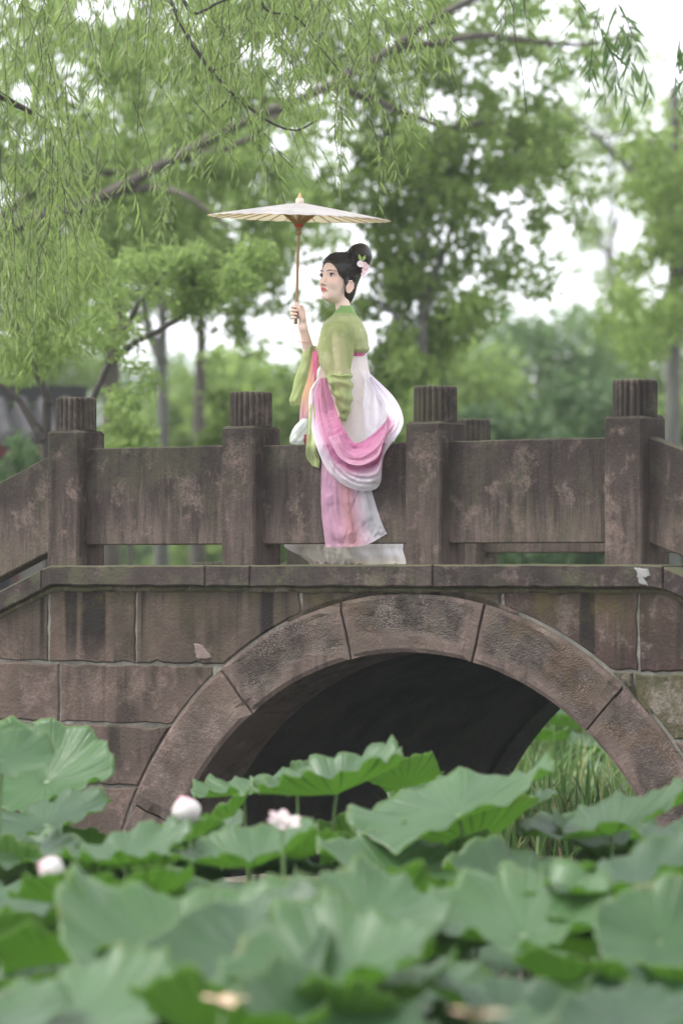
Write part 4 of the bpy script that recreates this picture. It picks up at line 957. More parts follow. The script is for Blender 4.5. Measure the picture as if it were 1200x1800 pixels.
# the rest of the bed, low between and outside of these
r = np.random.default_rng(303)
pts = []
for _ in range(3000):
    if len(pts) >= 110: break
    y = r.uniform(8.6, 18.6); x = r.uniform(-1, 1) * (1.0 + .115 * y); a, b = tobridge(x, y)
    if b > -.75: continue
    z = r.uniform(.15, .32); off = abs(x) > .088 * y + .25
    if off: z = r.uniform(.4, .85)
    if any((x - q[0]) ** 2 + (y - q[1]) ** 2 < .27 ** 2 for q in pts): continue
    pts.append((x, y, z, off))
for i, (x, y, z, off) in enumerate(pts):
    lotus_leaf((x, y, z), r.uniform(.22, .33), r.uniform(-8, 14), r.uniform(-14, 14), r.uniform(.12, .3), 400 + i, 'low lotus leaf crowded among stems in the bed', 'low crowded lotus leaves', i % 3 == 0, res=(9, 48))
BK = [(962, 1262, 60, 29., 6, -8, 'bright lotus leaf at the top of the arch gap'), (935, 1300, 62, 28.4, -8, 6, 'lotus leaf behind the reeds left in the arch gap'), (1040, 1318, 58, 28.6, 10, 10, 'bluish lotus leaf behind the reeds, arch gap centre'), (1085, 1372, 60, 27.6, 14, 14, 'bluish lotus leaf low right in the arch gap'), (1010, 1280, 66, 29.6, -6, 4, 'yellowish lotus leaf behind the arch stones'), (1080, 1330, 66, 29.2, 2, -4, 'lotus leaf hidden partly by the right arch stones')]
for i, (px, py, rp, dp, pi_, ro_, lab) in enumerate(BK):
    lotus_leaf(P(px, py, dp), rp / FPX * dp * 1.1, pi_, ro_, .2, 600 + i, lab, 'lotus leaves beyond the arch', i in (0, 1, 4), res=(9, 48))

# lotus flowers
mp = NT('lotus_petal'); pc = mp.n('Attribute', attribute_name='Col').outputs['Color']
M_petal = mp.done(mp.n('MixShader', {0: .3, 1: mp.n('BsdfPrincipled', {'Base Color': pc, 'Roughness': .5, 'Subsurface Weight': 0.}).outputs[0], 2: mp.n('BsdfTranslucent', {'Color': pc}).outputs[0]}).outputs[0])
def petal_geo(L, Wd, close, az, base_r, tiltout=0.):
    """pointed, cupped petal rising from the base; close: 1 = wraps to the top, 0 = open"""
    nu, nv = 9, 9; V = []; Cc = []
    for i in range(nu):
        u = i / (nu - 1); w = Wd * (math.sin(math.pi * min(1, u * .92 + .08)) ** .8) * (1 if u < .98 else .1)
        rad = base_r + (L * .42 * math.sin(math.pi * u * .95) if close > .5 else L * u * (.45 + tiltout))
        if close > .5: rad = max(.002, L * .40 * math.sin(math.pi * (u * .93 + .05)) ** .85)
        z = L * (u if close > .5 else u * .75 + .1 * math.sin(3 * u) - tiltout * .5 * u * u)
        for j in range(nv):
            v = (j / (nv - 1) - .5) * 2; t = az + v * w / max(rad, L * .22)
            rr_ = rad * (1 + .02 * v * v) + (.25 * w * v * v if close < .5 else 0)
            V.append((rr_ * math.cos(t), rr_ * math.sin(t), z - (.15 * w * v * v if close < .5 else 0)))
            pk = max(0, u - .72) / .28; gb = max(0, .25 - u) / .25
            Cc.append(np.array((.66, .63, .60)) * (1 - .8 * pk * (.4 + abs(v) * .6)) + np.array((.74, .24, .34)) * .8 * pk * (.4 + abs(v) * .6) - np.array((.25, .1, .3)) * gb - np.array((.04, .09, .07)) * max(0, abs(v) - .55) / .45 * (.4 + .6 * u))
    F = [(i * nv + j, i * nv + j + 1, (i + 1) * nv + j + 1, (i + 1) * nv + j) for i in range(nu - 1) for j in range(nv - 1)]
    return np.array(V), F, np.array(Cc)
def lotus_flower(name, px, py, d, L, kind, label, tilt=(0, 0), seed=0):
    r = np.random.default_rng(seed); C_ = P(px, py, d); base = np.array((C_[0] + .03, C_[1] + .03, -.05))
    root = empty(name, tuple(base), 0, label, 'lotus flower'); Mr = np.array(Matrix.Rotation(math.radians(tilt[0]), 3, 'Y') @ Matrix.Rotation(math.radians(tilt[1]), 3, 'X'))
    sets = {'bud': [(7, 1., 1., 0.), (5, .95, 1., .4)], 'open': [(6, 0., 1., .45), (5, 0., .9, .15), (4, 0., .8, -.1)], 'spent': [(6, 1., 1., 0.), (3, .9, .9, .2)]}[kind]
    for (k, close, sc_, to) in sets:
        for i in range(k):
            V, F, Cc = petal_geo(L * sc_ * r.uniform(.93, 1.05), L * (.30 if close > .5 else .26), close, 2 * math.pi * (i + .5 * (to > .3)) / k + r.uniform(-.15, .15), .004, to + r.uniform(-.12, .12) if close < .5 else 0)
            if close > .5: V[:, :2] *= 1.18 + .03 * i / k
            mesh('petal', V @ Mr.T + (C_ - base) - Mr @ np.array((0, 0, L * .5)), F, M_petal, root, True, col=np.clip(Cc, 0, 1))
    bot = (C_ - base) - Mr @ np.array((0, 0, L * .5))
    m = MB(); m.tube(smoothpath([(0, 0, 0), bot * np.array((.3, .3, .5)), bot * np.array((.9, .9, .9)), bot + Mr @ np.array((0, 0, .012))], 5), .0065, 7)
    m.build('stem', [M_stem], root)
    if kind == 'bud':
        for i in range(3):
            V, F, Cc = petal_geo(L * .33, L * .16, 0., 2 * i + .3, .012, 1.1); mesh('sepal', V @ Mr.T + bot, F, M_stem, root, True)
    return root
lotus_flower('lotus_bud', 328, 1425, 16.4, .128, 'bud', 'white lotus bud with faint pink tip before the left arch foot', (-14, 6), 1)
lotus_flower('lotus_flower', 497, 1440, 15.2, .075, 'open', 'white open lotus blossom resting on a leaf before the arch', (8, 30), 2)
lotus_flower('lotus_flower', 90, 1528, 14.6, .105, 'spent', 'drooping white lotus flower at the left among leaves', (-66, 12), 3)
M_wither = plain('withered_petal', (.42, .30, .20), .7, .3, 30)
for (px, py, d, lab, sd_) in ((835, 1792, 10.2, 'withered brown lotus head at the bottom edge', 5), (390, 1768, 11.4, 'withered brown leaf scrap between foreground leaves', 6)):
    C_ = P(px, py, d); base = np.array((C_[0], C_[1], -.05)); root = empty('withered_lotus', tuple(base), 0, lab, 'lotus flower'); r = np.random.default_rng(sd_)
    for i in range(5):
        V, F, Cc = petal_geo(.06, .02, 0., 1.26 * i, .004, .3 + r.random()); mesh('petal', V + (C_ - base), F, M_wither, root)
    m = MB(); m.tube([(0, 0, 0), (C_ - base) * .6, C_ - base], .006, 7); m.build('stem', [M_stem], root)
# ------------------------------------------------------------------ the woman
PD = 21.85
def Q(px, py, dy=0.):
    d = PD + dy
    return np.array(((px - 600) / FPX * d, dy, (1000 - py) / FPX * d))
person = empty('person', (0, PD, ZC), 0, 'woman in pale green silk jacket, white skirt and pink shawl holding a parasol', 'person')
# --- body: one continuous skin surface, grown from a distance field on an uneven grid
gx = np.arange(-.31, .20, .0028); gy = np.arange(-.30, .29, .0032); gz_ = np.concatenate([np.arange(-.03, 1.20, .010), np.arange(1.20, 1.74, .0028)])
FD = np.full((len(gx), len(gy), len(gz_)), 1., np.float32)
def fadd(lo, hi, fn, k=.0, sub=False):
    global FD
    lo = np.array(lo) - .03 - k; hi = np.array(hi) + .03 + k
    i0, i1 = np.searchsorted(gx, (lo[0], hi[0])); j0, j1 = np.searchsorted(gy, (lo[1], hi[1])); k0, k1 = np.searchsorted(gz_, (lo[2], hi[2]))
    if i1 <= i0 or j1 <= j0 or k1 <= k0: return
    Xg = gx[i0:i1, None, None]; Yg = gy[None, j0:j1, None]; Zg = gz_[None, None, k0:k1]
    d = fn(Xg, Yg, Zg).astype(np.float32); e = FD[i0:i1, j0:j1, k0:k1]
    if sub:
        d = -d; h = np.clip(.5 - .5 * (e - d) / k, 0, 1); FD[i0:i1, j0:j1, k0:k1] = e * (1 - h) + d * h + k * h * (1 - h)
    elif k > 0:
        h = np.clip(.5 + .5 * (e - d) / k, 0, 1); FD[i0:i1, j0:j1, k0:k1] = e * (1 - h) + d * h - k * h * (1 - h)
    else: FD[i0:i1, j0:j1, k0:k1] = np.minimum(e, d)
def caps(a, b, r0, r1, k=.015):
    a, b = np.array(a, float), np.array(b, float); ab = b - a; L2 = ab @ ab; rm = max(r0, r1)
    def fn(X, Y, Z):
        t = np.clip(((X - a[0]) * ab[0] + (Y - a[1]) * ab[1] + (Z - a[2]) * ab[2]) / L2, 0, 1)
        return np.sqrt((X - a[0] - t * ab[0]) ** 2 + (Y - a[1] - t * ab[1]) ** 2 + (Z - a[2] - t * ab[2]) ** 2) - (r0 + (r1 - r0) * t)
    fadd(np.minimum(a, b) - rm, np.maximum(a, b) + rm, fn, k)
def elli(c, r, k=.02, axes=None, sub=False):
    c, r = np.array(c, float), np.array(r, float); A = np.eye(3) if axes is None else np.array(axes); ext = np.sqrt(((A.T * r) ** 2).sum(1))
    def fn(X, Y, Z):
        dx, dy, dz = X - c[0], Y - c[1], Z - c[2]
        u = [dx * A[i][0] + dy * A[i][1] + dz * A[i][2] for i in range(3)]
        k0 = np.sqrt(sum((u[i] / r[i]) ** 2 for i in range(3))); k1 = np.sqrt(sum((u[i] / r[i] ** 2) ** 2 for i in range(3)))
        return k0 * (k0 - 1) / (k1 + 1e-6)
    fadd(c - ext, c + ext, fn, k, sub)
def nets():
    d = FD; s = d < 0
    c8 = [s[i:d.shape[0] - 1 + i, j:d.shape[1] - 1 + j, k:d.shape[2] - 1 + k] for i in (0, 1) for j in (0, 1) for k in (0, 1)]
    anyc = np.logical_or.reduce(c8); allc = np.logical_and.reduce(c8); act = anyc & ~allc
    I, J, K = np.nonzero(act); vid = np.full(act.shape, -1, np.int32); vid[I, J, K] = np.arange(len(I))
    acc = np.zeros((len(I), 3)); cnt = np.zeros(len(I))
    cor = {(i, j, k): d[I + i, J + j, K + k] for i in (0, 1) for j in (0, 1) for k in (0, 1)}
    for ax in range(3):
        for u in (0, 1):
            for v in (0, 1):
                p = [0, 0, 0]; q = [0, 0, 0]; o = [x for x in range(3) if x != ax]
                p[o[0]] = q[o[0]] = u; p[o[1]] = q[o[1]] = v; q[ax] = 1
                a, b = cor[tuple(p)], cor[tuple(q)]; m = (a < 0) != (b < 0); t = np.where(m, a / np.where(m, a - b, 1), 0)
                for x in range(3): acc[:, x] += np.where(m, p[x] + (t if x == ax else 0), 0)
                cnt += m
    acc /= cnt[:, None]
    V = np.empty_like(acc)
    for x, (g_, ii) in enumerate(((gx, I), (gy, J), (gz_, K))): V[:, x] = g_[ii] + acc[:, x] * (g_[ii + 1] - g_[ii])
    F = []
    for ax in range(3):
        o = [(ax + 1) % 3, (ax + 2) % 3]
        sl0 = [slice(1, -1)] * 3; sl0[ax] = slice(0, -1); sl1 = [slice(1, -1)] * 3; sl1[ax] = slice(1, None)
        A, B = s[tuple(sl0)], s[tuple(sl1)]; idx_ = np.argwhere(A != B)
        if not len(idx_): continue
        off = np.ones(3, int); off[ax] = 0; idx_ = idx_ + off; ins = s[idx_[:, 0], idx_[:, 1], idx_[:, 2]]
        e0 = np.zeros(3, int); e0[o[0]] = 1; e1 = np.zeros(3, int); e1[o[1]] = 1
        def vv(o_): q = idx_ - o_; return vid[q[:, 0], q[:, 1], q[:, 2]]
        quad = np.stack([vv(0 * e0), vv(e0), vv(e0 + e1), vv(e1)], 1)
        quad[~ins] = quad[~ins][:, ::-1]; F.append(quad)
    F = np.concatenate(F); return V, F[(F >= 0).all(1)]
BETA, PITCH, HS = math.radians(46), math.radians(11), 1.12
fw = np.array((-math.cos(BETA) * math.cos(PITCH), -math.sin(BETA) * math.cos(PITCH), math.sin(PITCH)))
lf = np.array((math.sin(BETA), -math.cos(BETA), 0.)); upv = np.cross(fw, lf); upv = upv if upv[2] > 0 else -upv
HO = Q(593.5, 491.5, 0.); HA = np.array([fw, lf, upv])
def hd_(f, l, u): return HO + HS * (f * fw + l * lf + u * upv)
def hel(c, r, k=.02, sub=False): elli(hd_(*c), np.array(r) * HS, k, HA, sub)
def hcap(a, b, r0, r1, k=.012): caps(hd_(*a), hd_(*b), r0 * HS, r1 * HS, k)
# trunk, hips, legs
elli(Q(603, 600), (.088, .145, .145), .03); elli(Q(607, 650), (.080, .115, .13), .05); elli(Q(612, 720), (.105, .15, .14), .06)
caps(Q(599, 580, -.125), Q(599, 580, .125), .045, .045, .05)
for s in (-1, 1):
    caps(Q(612, 740, .075 * s), Q(608, 860, .07 * s), .078, .052, .04); caps(Q(608, 860, .07 * s), Q(612, 975, .07 * s), .05, .034, .02)
    caps(Q(613, 988, .07 * s), Q(560, 993, .075 * s - .03), .032, .022, .02)
# neck
caps(Q(606, 562), hd_(-.030, 0, -.05), .046, .034, .012)
# head
hel((-.010, 0, .042), (.096, .075, .082), .01); hel((.022, 0, -.030), (.068, .054, .088), .03)
hel((.036, 0, -.086), (.041, .031, .027), .028); hel((.073, 0, -.107), (.014, .015, .013), .022)
for s in (-1, 1):
    hel((.060, .031 * s, -.032), (.025, .019, .024), .025)                               # cheeks
    hel((.097, .031 * s, .002), (.012, .019, .0105), .012, True)                         # eye sockets
    hel((.089, .0105 * s, -.0465), (.011, .0075, .0065), .006)                           # wings of the nose
    hel((-.014, .071 * s, -.040), (.020, .010, .030), .006); hel((-.010, .085 * s, -.036), (.010, .008, .015), .004, True)
    for (e0, e1) in (((.000, -.012), (-.016, -.008)), ((-.016, -.008), (-.030, -.018)), ((-.030, -.018), (-.032, -.038)), ((-.032, -.038), (-.022, -.056)), ((-.022, -.056), (-.010, -.066))): hcap((e0[0], .079 * s, e0[1]), (e1[0], .079 * s, e1[1]), .0046, .0046, .004)
hcap((.080, 0, .004), (.1035, 0, -.040), .0056, .0085, .010); hel((.1045, 0, -.0415), (.0080, .0078, .0070), .008)
hel((.078, 0, .022), (.013, .045, .014), .02)
for s in (-1, 1):
    hcap((.0945, .003 * s, -.0665), (.084, .020 * s, -.0715), .0052, .0028, .005); hcap((.0925, .002 * s, -.0765), (.083, .018 * s, -.0735), .0062, .0030, .005)
# far arm, raised to the parasol; near arm hanging inside the sleeve
POLE0, POLE1 = Q(520, 566), Q(525.0, 412)
pc_ = POLE0 + (POLE1 - POLE0) * ((566 - 549) / 154)
wr = Q(532.5, 576, .015); el = Q(548, 640, .10)
caps(Q(592, 580, .155), el, .047, .040, .03); caps(el, wr, .038, .0235, .015)
caps(Q(596, 588, -.15), Q(600, 655, -.185), .044, .038, .03); caps(Q(600, 655, -.185), Q(598, 722, -.20), .037, .024, .015)
elli(Q(598, 735, -.20), (.016, .030, .042), .012)
for i in range(4):
    b0 = Q(598 - 2, 744, -.20 + .018 * (i - 1.5)); caps(b0, b0 + np.array((-.012, 0, -.04 + .004 * abs(i - 1))), .0085, .0075, .004); caps(b0 + np.array((-.012, 0, -.04 + .004 * abs(i - 1))), b0 + np.array((-.028, 0, -.055)), .0075, .006, .004)
caps(Q(594, 733, -.225), Q(589, 744, -.232), .009, .008, .006)
# hand on the pole: palm right of it, four fingers round the back and left, tips in front; thumb up the front
hz = np.array((0, 0, 1.))
palm = pc_ + np.array((.034, .006, -.004))
elli(palm, (.0145, .026, .043), .010, [(.96, .28, 0), (-.28, .96, 0), (0, 0, 1)]); caps(palm + np.array((.0, .004, -.03)), wr, .021, .0225, .016)
elli(palm + np.array((.002, -.016, -.022)), (.014, .015, .026), .012)
for i in range(4):
    zz = .033 - .0195 * i; ln = (.95, 1.05, 1., .85)[i]; r_ = (.0088, .0092, .0088, .0078)[i]
    p0 = palm + np.array((.0, .022, zz + .003)); p1 = pc_ + np.array((-.004, .0245, zz)); p2 = pc_ + np.array((-.0235, .006, zz - .002)); p3 = pc_ + np.array((-.0185, -.0155, zz - .004)); p4 = pc_ + np.array((-.0185 + .020 * ln, -.0225, zz - .005))
    for a, b, q0, q1 in ((p0, p1, r_ * 1.06, r_), (p1, p2, r_, r_), (p2, p3, r_, r_ * .94), (p3, p4, r_ * .94, r_ * .82)): caps(a, b, q0, q1, .003)
t0_ = palm + np.array((-.004, -.022, -.016)); t1_ = pc_ + np.array((.018, -.027, .018)); t2_ = pc_ + np.array((.004, -.0245, .047))
caps(t0_, t1_, .0125, .0105, .008); caps(t1_, t2_, .0102, .0085, .004)
V, F = nets()
L_ = (V - HO) @ HA.T / HS
skin = np.array((.74, .56, .475)); C_ = np.tile(skin, (len(V), 1))
def blend(w, c):
    global C_
    w = np.clip(w, 0, 1)[:, None]; C_ = C_ * (1 - w) + np.array(c) * w
face_ = (L_[:, 0] > .02) & (L_[:, 2] > -.13)
for s in (-1, 1):
    q = ((L_[:, 1] - .042 * s) / .022) ** 2 + ((L_[:, 2] + .022) / .018) ** 2; blend(.28 * np.exp(-q) * face_, (.66, .27, .25))
    q = ((L_[:, 1] - .037 * s) / .017) ** 2 + ((L_[:, 2] - .005) / .011) ** 2; blend(.55 * np.exp(-q) * face_, (.56, .22, .22))
q = ((np.abs(L_[:, 1])) / .0215) ** 2 + ((L_[:, 2] + .0715) / (.0105 * (1 - .35 * np.clip(np.abs(L_[:, 1]) / .021, 0, 1)))) ** 2
blend((1.12 - q) * 2.0 * (L_[:, 0] > .07), (.52, .12, .11))
q = ((L_[:, 1]) / .02) ** 2 + ((L_[:, 2] + .0712) / .0012) ** 2; blend(np.exp(-q) * .5 * (L_[:, 0] > .07), (.25, .03, .03))
for s in (-1, 1):
    q = ((L_[:, 0] - .096) / .007) ** 2 + ((L_[:, 1] - .0075 * s) / .0045) ** 2 + ((L_[:, 2] + .0525) / .003) ** 2; blend(.5 * np.exp(-q), (.22, .09, .08))  # nostril shadows, put into the skin colour
for s in (-1, 1):
    q = ((L_[:, 0] - .088) / .016) ** 2 + ((L_[:, 1] - .0135 * s) / .006) ** 2 + ((L_[:, 2] + .012) / .026) ** 2; blend(.07 * np.exp(-q), (.50, .30, .24))  # shading down the sides of the nose, painted in the skin colour
q = ((L_[:, 0] - .095) / .014) ** 2 + (L_[:, 1] / .014) ** 2 + ((L_[:, 2] + .0545) / .004) ** 2; blend(.2 * np.exp(-q), (.45, .25, .20))  # shade under the nose, painted in the skin colour
ear = np.exp(-(((L_[:, 0] + .012) / .02) ** 2 + ((np.abs(L_[:, 1]) - .078) / .012) ** 2 + ((L_[:, 2] + .04) / .03) ** 2)); blend(.45 * ear, (.62, .30, .22))
dh = np.linalg.norm(V - pc_, axis=1); blend(.25 * np.exp(-(dh / .05) ** 2), (.66, .36, .30))
msk = NT('skin'); sc_ = msk.n('Attribute', attribute_name='Col').outputs['Color']
M_skin = msk.done(msk.n('BsdfPrincipled', {'Base Color': sc_, 'Roughness': .48, 'Specular IOR Level': .35, 'Subsurface Weight': .25, 'Subsurface Radius': (.012, .005, .003), 'Subsurface Scale': .6}).outputs[0])
body = mesh('body', V, F, M_skin, person, True, col=C_)
def skin_at(l, u, f0=.13):                  # first skin point met going back from the front of the face
    for f in np.arange(f0, .03, -.0008):
        p = hd_(f, l, u); i, j, k = np.searchsorted(gx, p[0]), np.searchsorted(gy, p[1]), np.searchsorted(gz_, p[2])
        if FD[i, j, k] < 0: return f
    return .08
M_dark = plain('lash_and_brow_hair', (.028, .018, .014), .6, .1, 50)
me_ = NT('eye'); M_eye = me_.done(me_.n('BsdfPrincipled', {'Base Color': me_.n('Attribute', attribute_name='Col').outputs['Color'], 'Roughness': .12}).outputs[0])
for s in (-1, 1):
    cl0 = .0315 * s; f0 = skin_at(cl0, .001)
    nu, nv = 17, 25; VV = []; CC = []
    for i in range(nu):
        for j in range(nv):
            a = math.pi * i / (nu - 1); b = 2 * math.pi * j / (nv - 1); yy_ = .0178 * math.cos(a); rr_ = math.sin(a) ** 1.2
            VV.append(hd_(f0 - .0015 - abs(yy_) * .18 + .0042 * rr_ * math.cos(b), cl0 + yy_, .001 + .0080 * rr_ * math.sin(b) + yy_ * s * .10))
            ir = math.hypot(yy_ + .0015 * s, .0080 * rr_ * math.sin(b) - .0008)
            CC.append((.010, .007, .006) if ir < .0040 else (.018, .011, .008) if ir < .0094 else (.60, .52, .50))
    FF = [(i * nv + j, (i + 1) * nv + j, (i + 1) * nv + j + 1, i * nv + j + 1) for i in range(nu - 1) for j in range(nv - 1)]
    ey = mesh('eye', VV, FF, M_eye, person, True, col=np.array(CC))
    m = MB(); t = np.linspace(-1, 1, 11)
    m.tube([hd_(f0 + .0022 * (1 - q * q) - .0025 * q * q * (1 + .4 * (q * s > 0)), cl0 + q * .0188, .0015 + .0080 * (1 - q * q) + .0020 * q * s + .0012 * (q * s > .8)) for q in t], [.0016 + .0024 * (1 - abs(q) * .6) for q in t], 6)
    m.build('eyelash', [M_dark], ey)
    m = MB()
    m.tube([hd_(skin_at(cl0 + q * .019, .021 + .0035 * (1 - (q * s - .25) ** 2)) - .0012, cl0 + q * .019, .021 + .0035 * (1 - (q * s - .25) ** 2)) for q in t], [.0012 + .0022 * (1 - abs(q * s + .3) * .7) for q in t], 6)
    m.build('eyebrow', [M_dark], person)
# --- hair
gx = np.arange(-.16, .24, .004); gy = np.arange(-.18, .18, .004); gz_ = np.arange(1.38, 1.84, .004)
FD = np.full((len(gx), len(gy), len(gz_)), 1., np.float32)
hel((-.018, 0, .047), (.110, .0845, .092), .01); hel((-.050, 0, -.030), (.060, .064, .080), .03); hel((-.06, 0, -.075), (.035, .04, .04), .02)
BUN = Q(632, 449.5, .02)
elli(BUN, (.067, .067, .070), .014); elli(BUN + np.array((-.012, 0, -.055)), (.05, .05, .04), .03)
hel((.108, 0, -.038), (.085, .084, .108), .006, True)                       # the open face
hel((-.006, .094, -.070), (.034, .034, .058), .008, True); hel((-.006, -.094, -.070), (.034, .034, .058), .008, True)   # ears stay free
hel((.03, 0, -.13), (.06, .09, .075), .01, True)
for s in (-1, 1): hel((.006, .067 * s, -.010), (.010, .010, .024), .010)
Vh, Fh = nets()
hl = (Vh - HO) @ HA.T / HS
for i in range(len(Vh)):                                                    # combed-back locks
    p = hl[i]; q = noise.noise(Vector((p[0] * 9, p[1] * 42 + p[2] * 30, p[2] * 12)))
    dv = Vh[i] - HO; Vh[i] += dv / (np.linalg.norm(dv) + 1e-6) * .0035 * q
mh = NT('black_hair'); tch = mh.n('TexCoord').outputs['Object']
mv = mh.n('Mapping', {'Vector': tch, 'Scale': (60, 220, 160), 'Rotation': (0, .6, .5)}).outputs[0]; nh = mh.noise(mv, 1, 4, .6)
M_hair = mh.done(mh.n('BsdfPrincipled', {'Base Color': mh.mix(nh, (.006, .005, .004), (.024, .016, .012)), 'Roughness': .38, 'Specular IOR Level': .45, 'Normal': mh.n('Bump', {'Height': nh, 'Strength': .5, 'Distance': .004}).outputs[0]}).outputs[0])
hair = mesh('hair', Vh, Fh, M_hair, person, True)
def on_hair(dirv, c0=HO):
    for q in np.arange(.06, .19, .0015):
        p = c0 + dirv * q; i, j, k = np.searchsorted(gx, p[0]), np.searchsorted(gy, p[1]), np.searchsorted(gz_, p[2])
        if not (0 < i < len(gx) and 0 < j < len(gy) and 0 < k < len(gz_)) or FD[i, j, k] > 0: return p
    return c0 + dirv * .15
m = MB(); r = np.random.default_rng(9); bd = BUN - HO; bd /= np.linalg.norm(bd)
for i in range(230):
    az = r.uniform(-1.9, 1.9); el_ = r.uniform(-.15, .95) if abs(az) > .9 else r.uniform(.55, 1.0)
    d0 = fw * math.cos(az) * math.cos(el_) + lf * math.sin(az) * math.cos(el_) + upv * math.sin(el_); pts = []
    for t in np.linspace(0, .92, 12):
        dd_ = d0 * (1 - t) + bd * t; dd_ /= np.linalg.norm(dd_); pts.append(on_hair(dd_) + dd_ * r.uniform(-.0006, .0008) * (1 + 2 * math.sin(3 * t)))
    if (pts[0] - HO) @ fw > .088 * HS: continue
    m.tube(pts, [.0004] + [.0009] * 10 + [.0004], 4, cap=False)
for i in range(70):
    a0_ = r.uniform(0, 6.28); pts = []; tl = r.normal(0, .5, 2)
    for t in np.linspace(0, 2.6, 12):
        dd_ = np.array((math.cos(a0_ + t), math.sin(a0_ + t) * math.cos(tl[0]), math.sin(a0_ + t) * math.sin(tl[0]) + .5 * tl[1])); dd_ /= np.linalg.norm(dd_); pts.append(on_hair(dd_, BUN) if False else BUN + dd_ * np.array((.0675, .0675, .0705)))
    m.tube(pts, .0008, 4, cap=False)
m.build('hair_strands', [M_hair], hair)['kind'] = 'stuff'
m = MB(); r = np.random.default_rng(5)
for i in range(4):                                                          # loose strands by the temples
    s = 1 if i % 3 else -1; l = .066 * s; u0 = .03 - .01 * i * .5
    m.tube(smoothpath([hd_(.050, l * .98, .05), hd_(.058 + r.uniform(-.01, .012), l * 1.06, .01), hd_(.040 + r.uniform(-.012, .02), l * 1.08, -.03), hd_(.03 + r.uniform(-.01, .03), l * 1.02, -.075)], 4), .0006, 4)
m.build('loose_strands', [M_hair], hair)
M_bloom = plain('pink_blossom', (.78, .56, .60), .7, .15, 60); M_bloom2 = plain('pale_blossom', (.80, .70, .72), .7, .12, 60); M_lf = plain('ornament_leaf', (.34, .45, .14), .5, .15, 40)
def blossom(c, R, nrm, mat, seed):
    nrm = np.array(nrm, float) / np.linalg.norm(nrm); u = np.cross(nrm, (0, .3, 1)); u /= np.linalg.norm(u); w = np.cross(nrm, u); m = MB()
    for i in range(5):
        a = 2 * math.pi * i / 5 + seed; d1 = u * math.cos(a) + w * math.sin(a); d2 = -u * math.sin(a) + w * math.cos(a); V = [c]; 
        for q in np.linspace(-1, 1, 7): V.append(c + d1 * R * (.55 + .45 * math.cos(q * 1.4)) + d2 * R * .62 * math.sin(q * 1.45) + nrm * R * .25 * (1 - q * q * .5))
        m.add(V, [(0, j, j + 1) for j in range(1, 7)])
    m.lathe([(R * .12, -.002), (R * .16, .002), (R * .05, .005)], 8, c)
    return m.build('hair_blossom', [mat], hair)
for (px, py, dy, R, mt, s_e) in ((633, 464, -.085, .019, M_bloom2, .2), (640, 466, -.075, .018, M_bloom, .7), (641, 475, -.07, .017, M_bloom, .1), (645, 470, -.06, .016, M_bloom2, .9), (638, 482, -.075, .012, M_bloom, .4)):
    blossom(Q(px, py, dy), R, (.15, -1, .15), mt, s_e)
for (x0, y0, x1, y1) in ((635, 459, 630, 446), (637, 459, 642, 448)):
    a, b = Q(x0, y0, -.08), Q(x1, y1, -.085); V = []; d_ = (b - a); n_ = np.array((d_[2], 0, -d_[0])); n_ /= np.linalg.norm(n_)
    for t in np.linspace(0, 1, 7):
        w = .0085 * math.sin(math.pi * t) ** .8
        for s in (-1, 0, 1): V.append(a + d_ * t + n_ * w * s + np.array((0, .004 * (s == 0), 0)))
    mesh('ornament_leaf', V, [(i * 3 + j, i * 3 + j + 1, i * 3 + j + 4, i * 3 + j + 3) for i in range(6) for j in (0, 1)], M_lf, hair)
m = MB(); m.tube(smoothpath([Q(641, 482, -.07), Q(637, 490, -.085), Q(633, 500, -.085)], 4), [.004] * 4 + [.003] * 5, 6); m.build('ribbon_tail', [M_bloom2], hair)

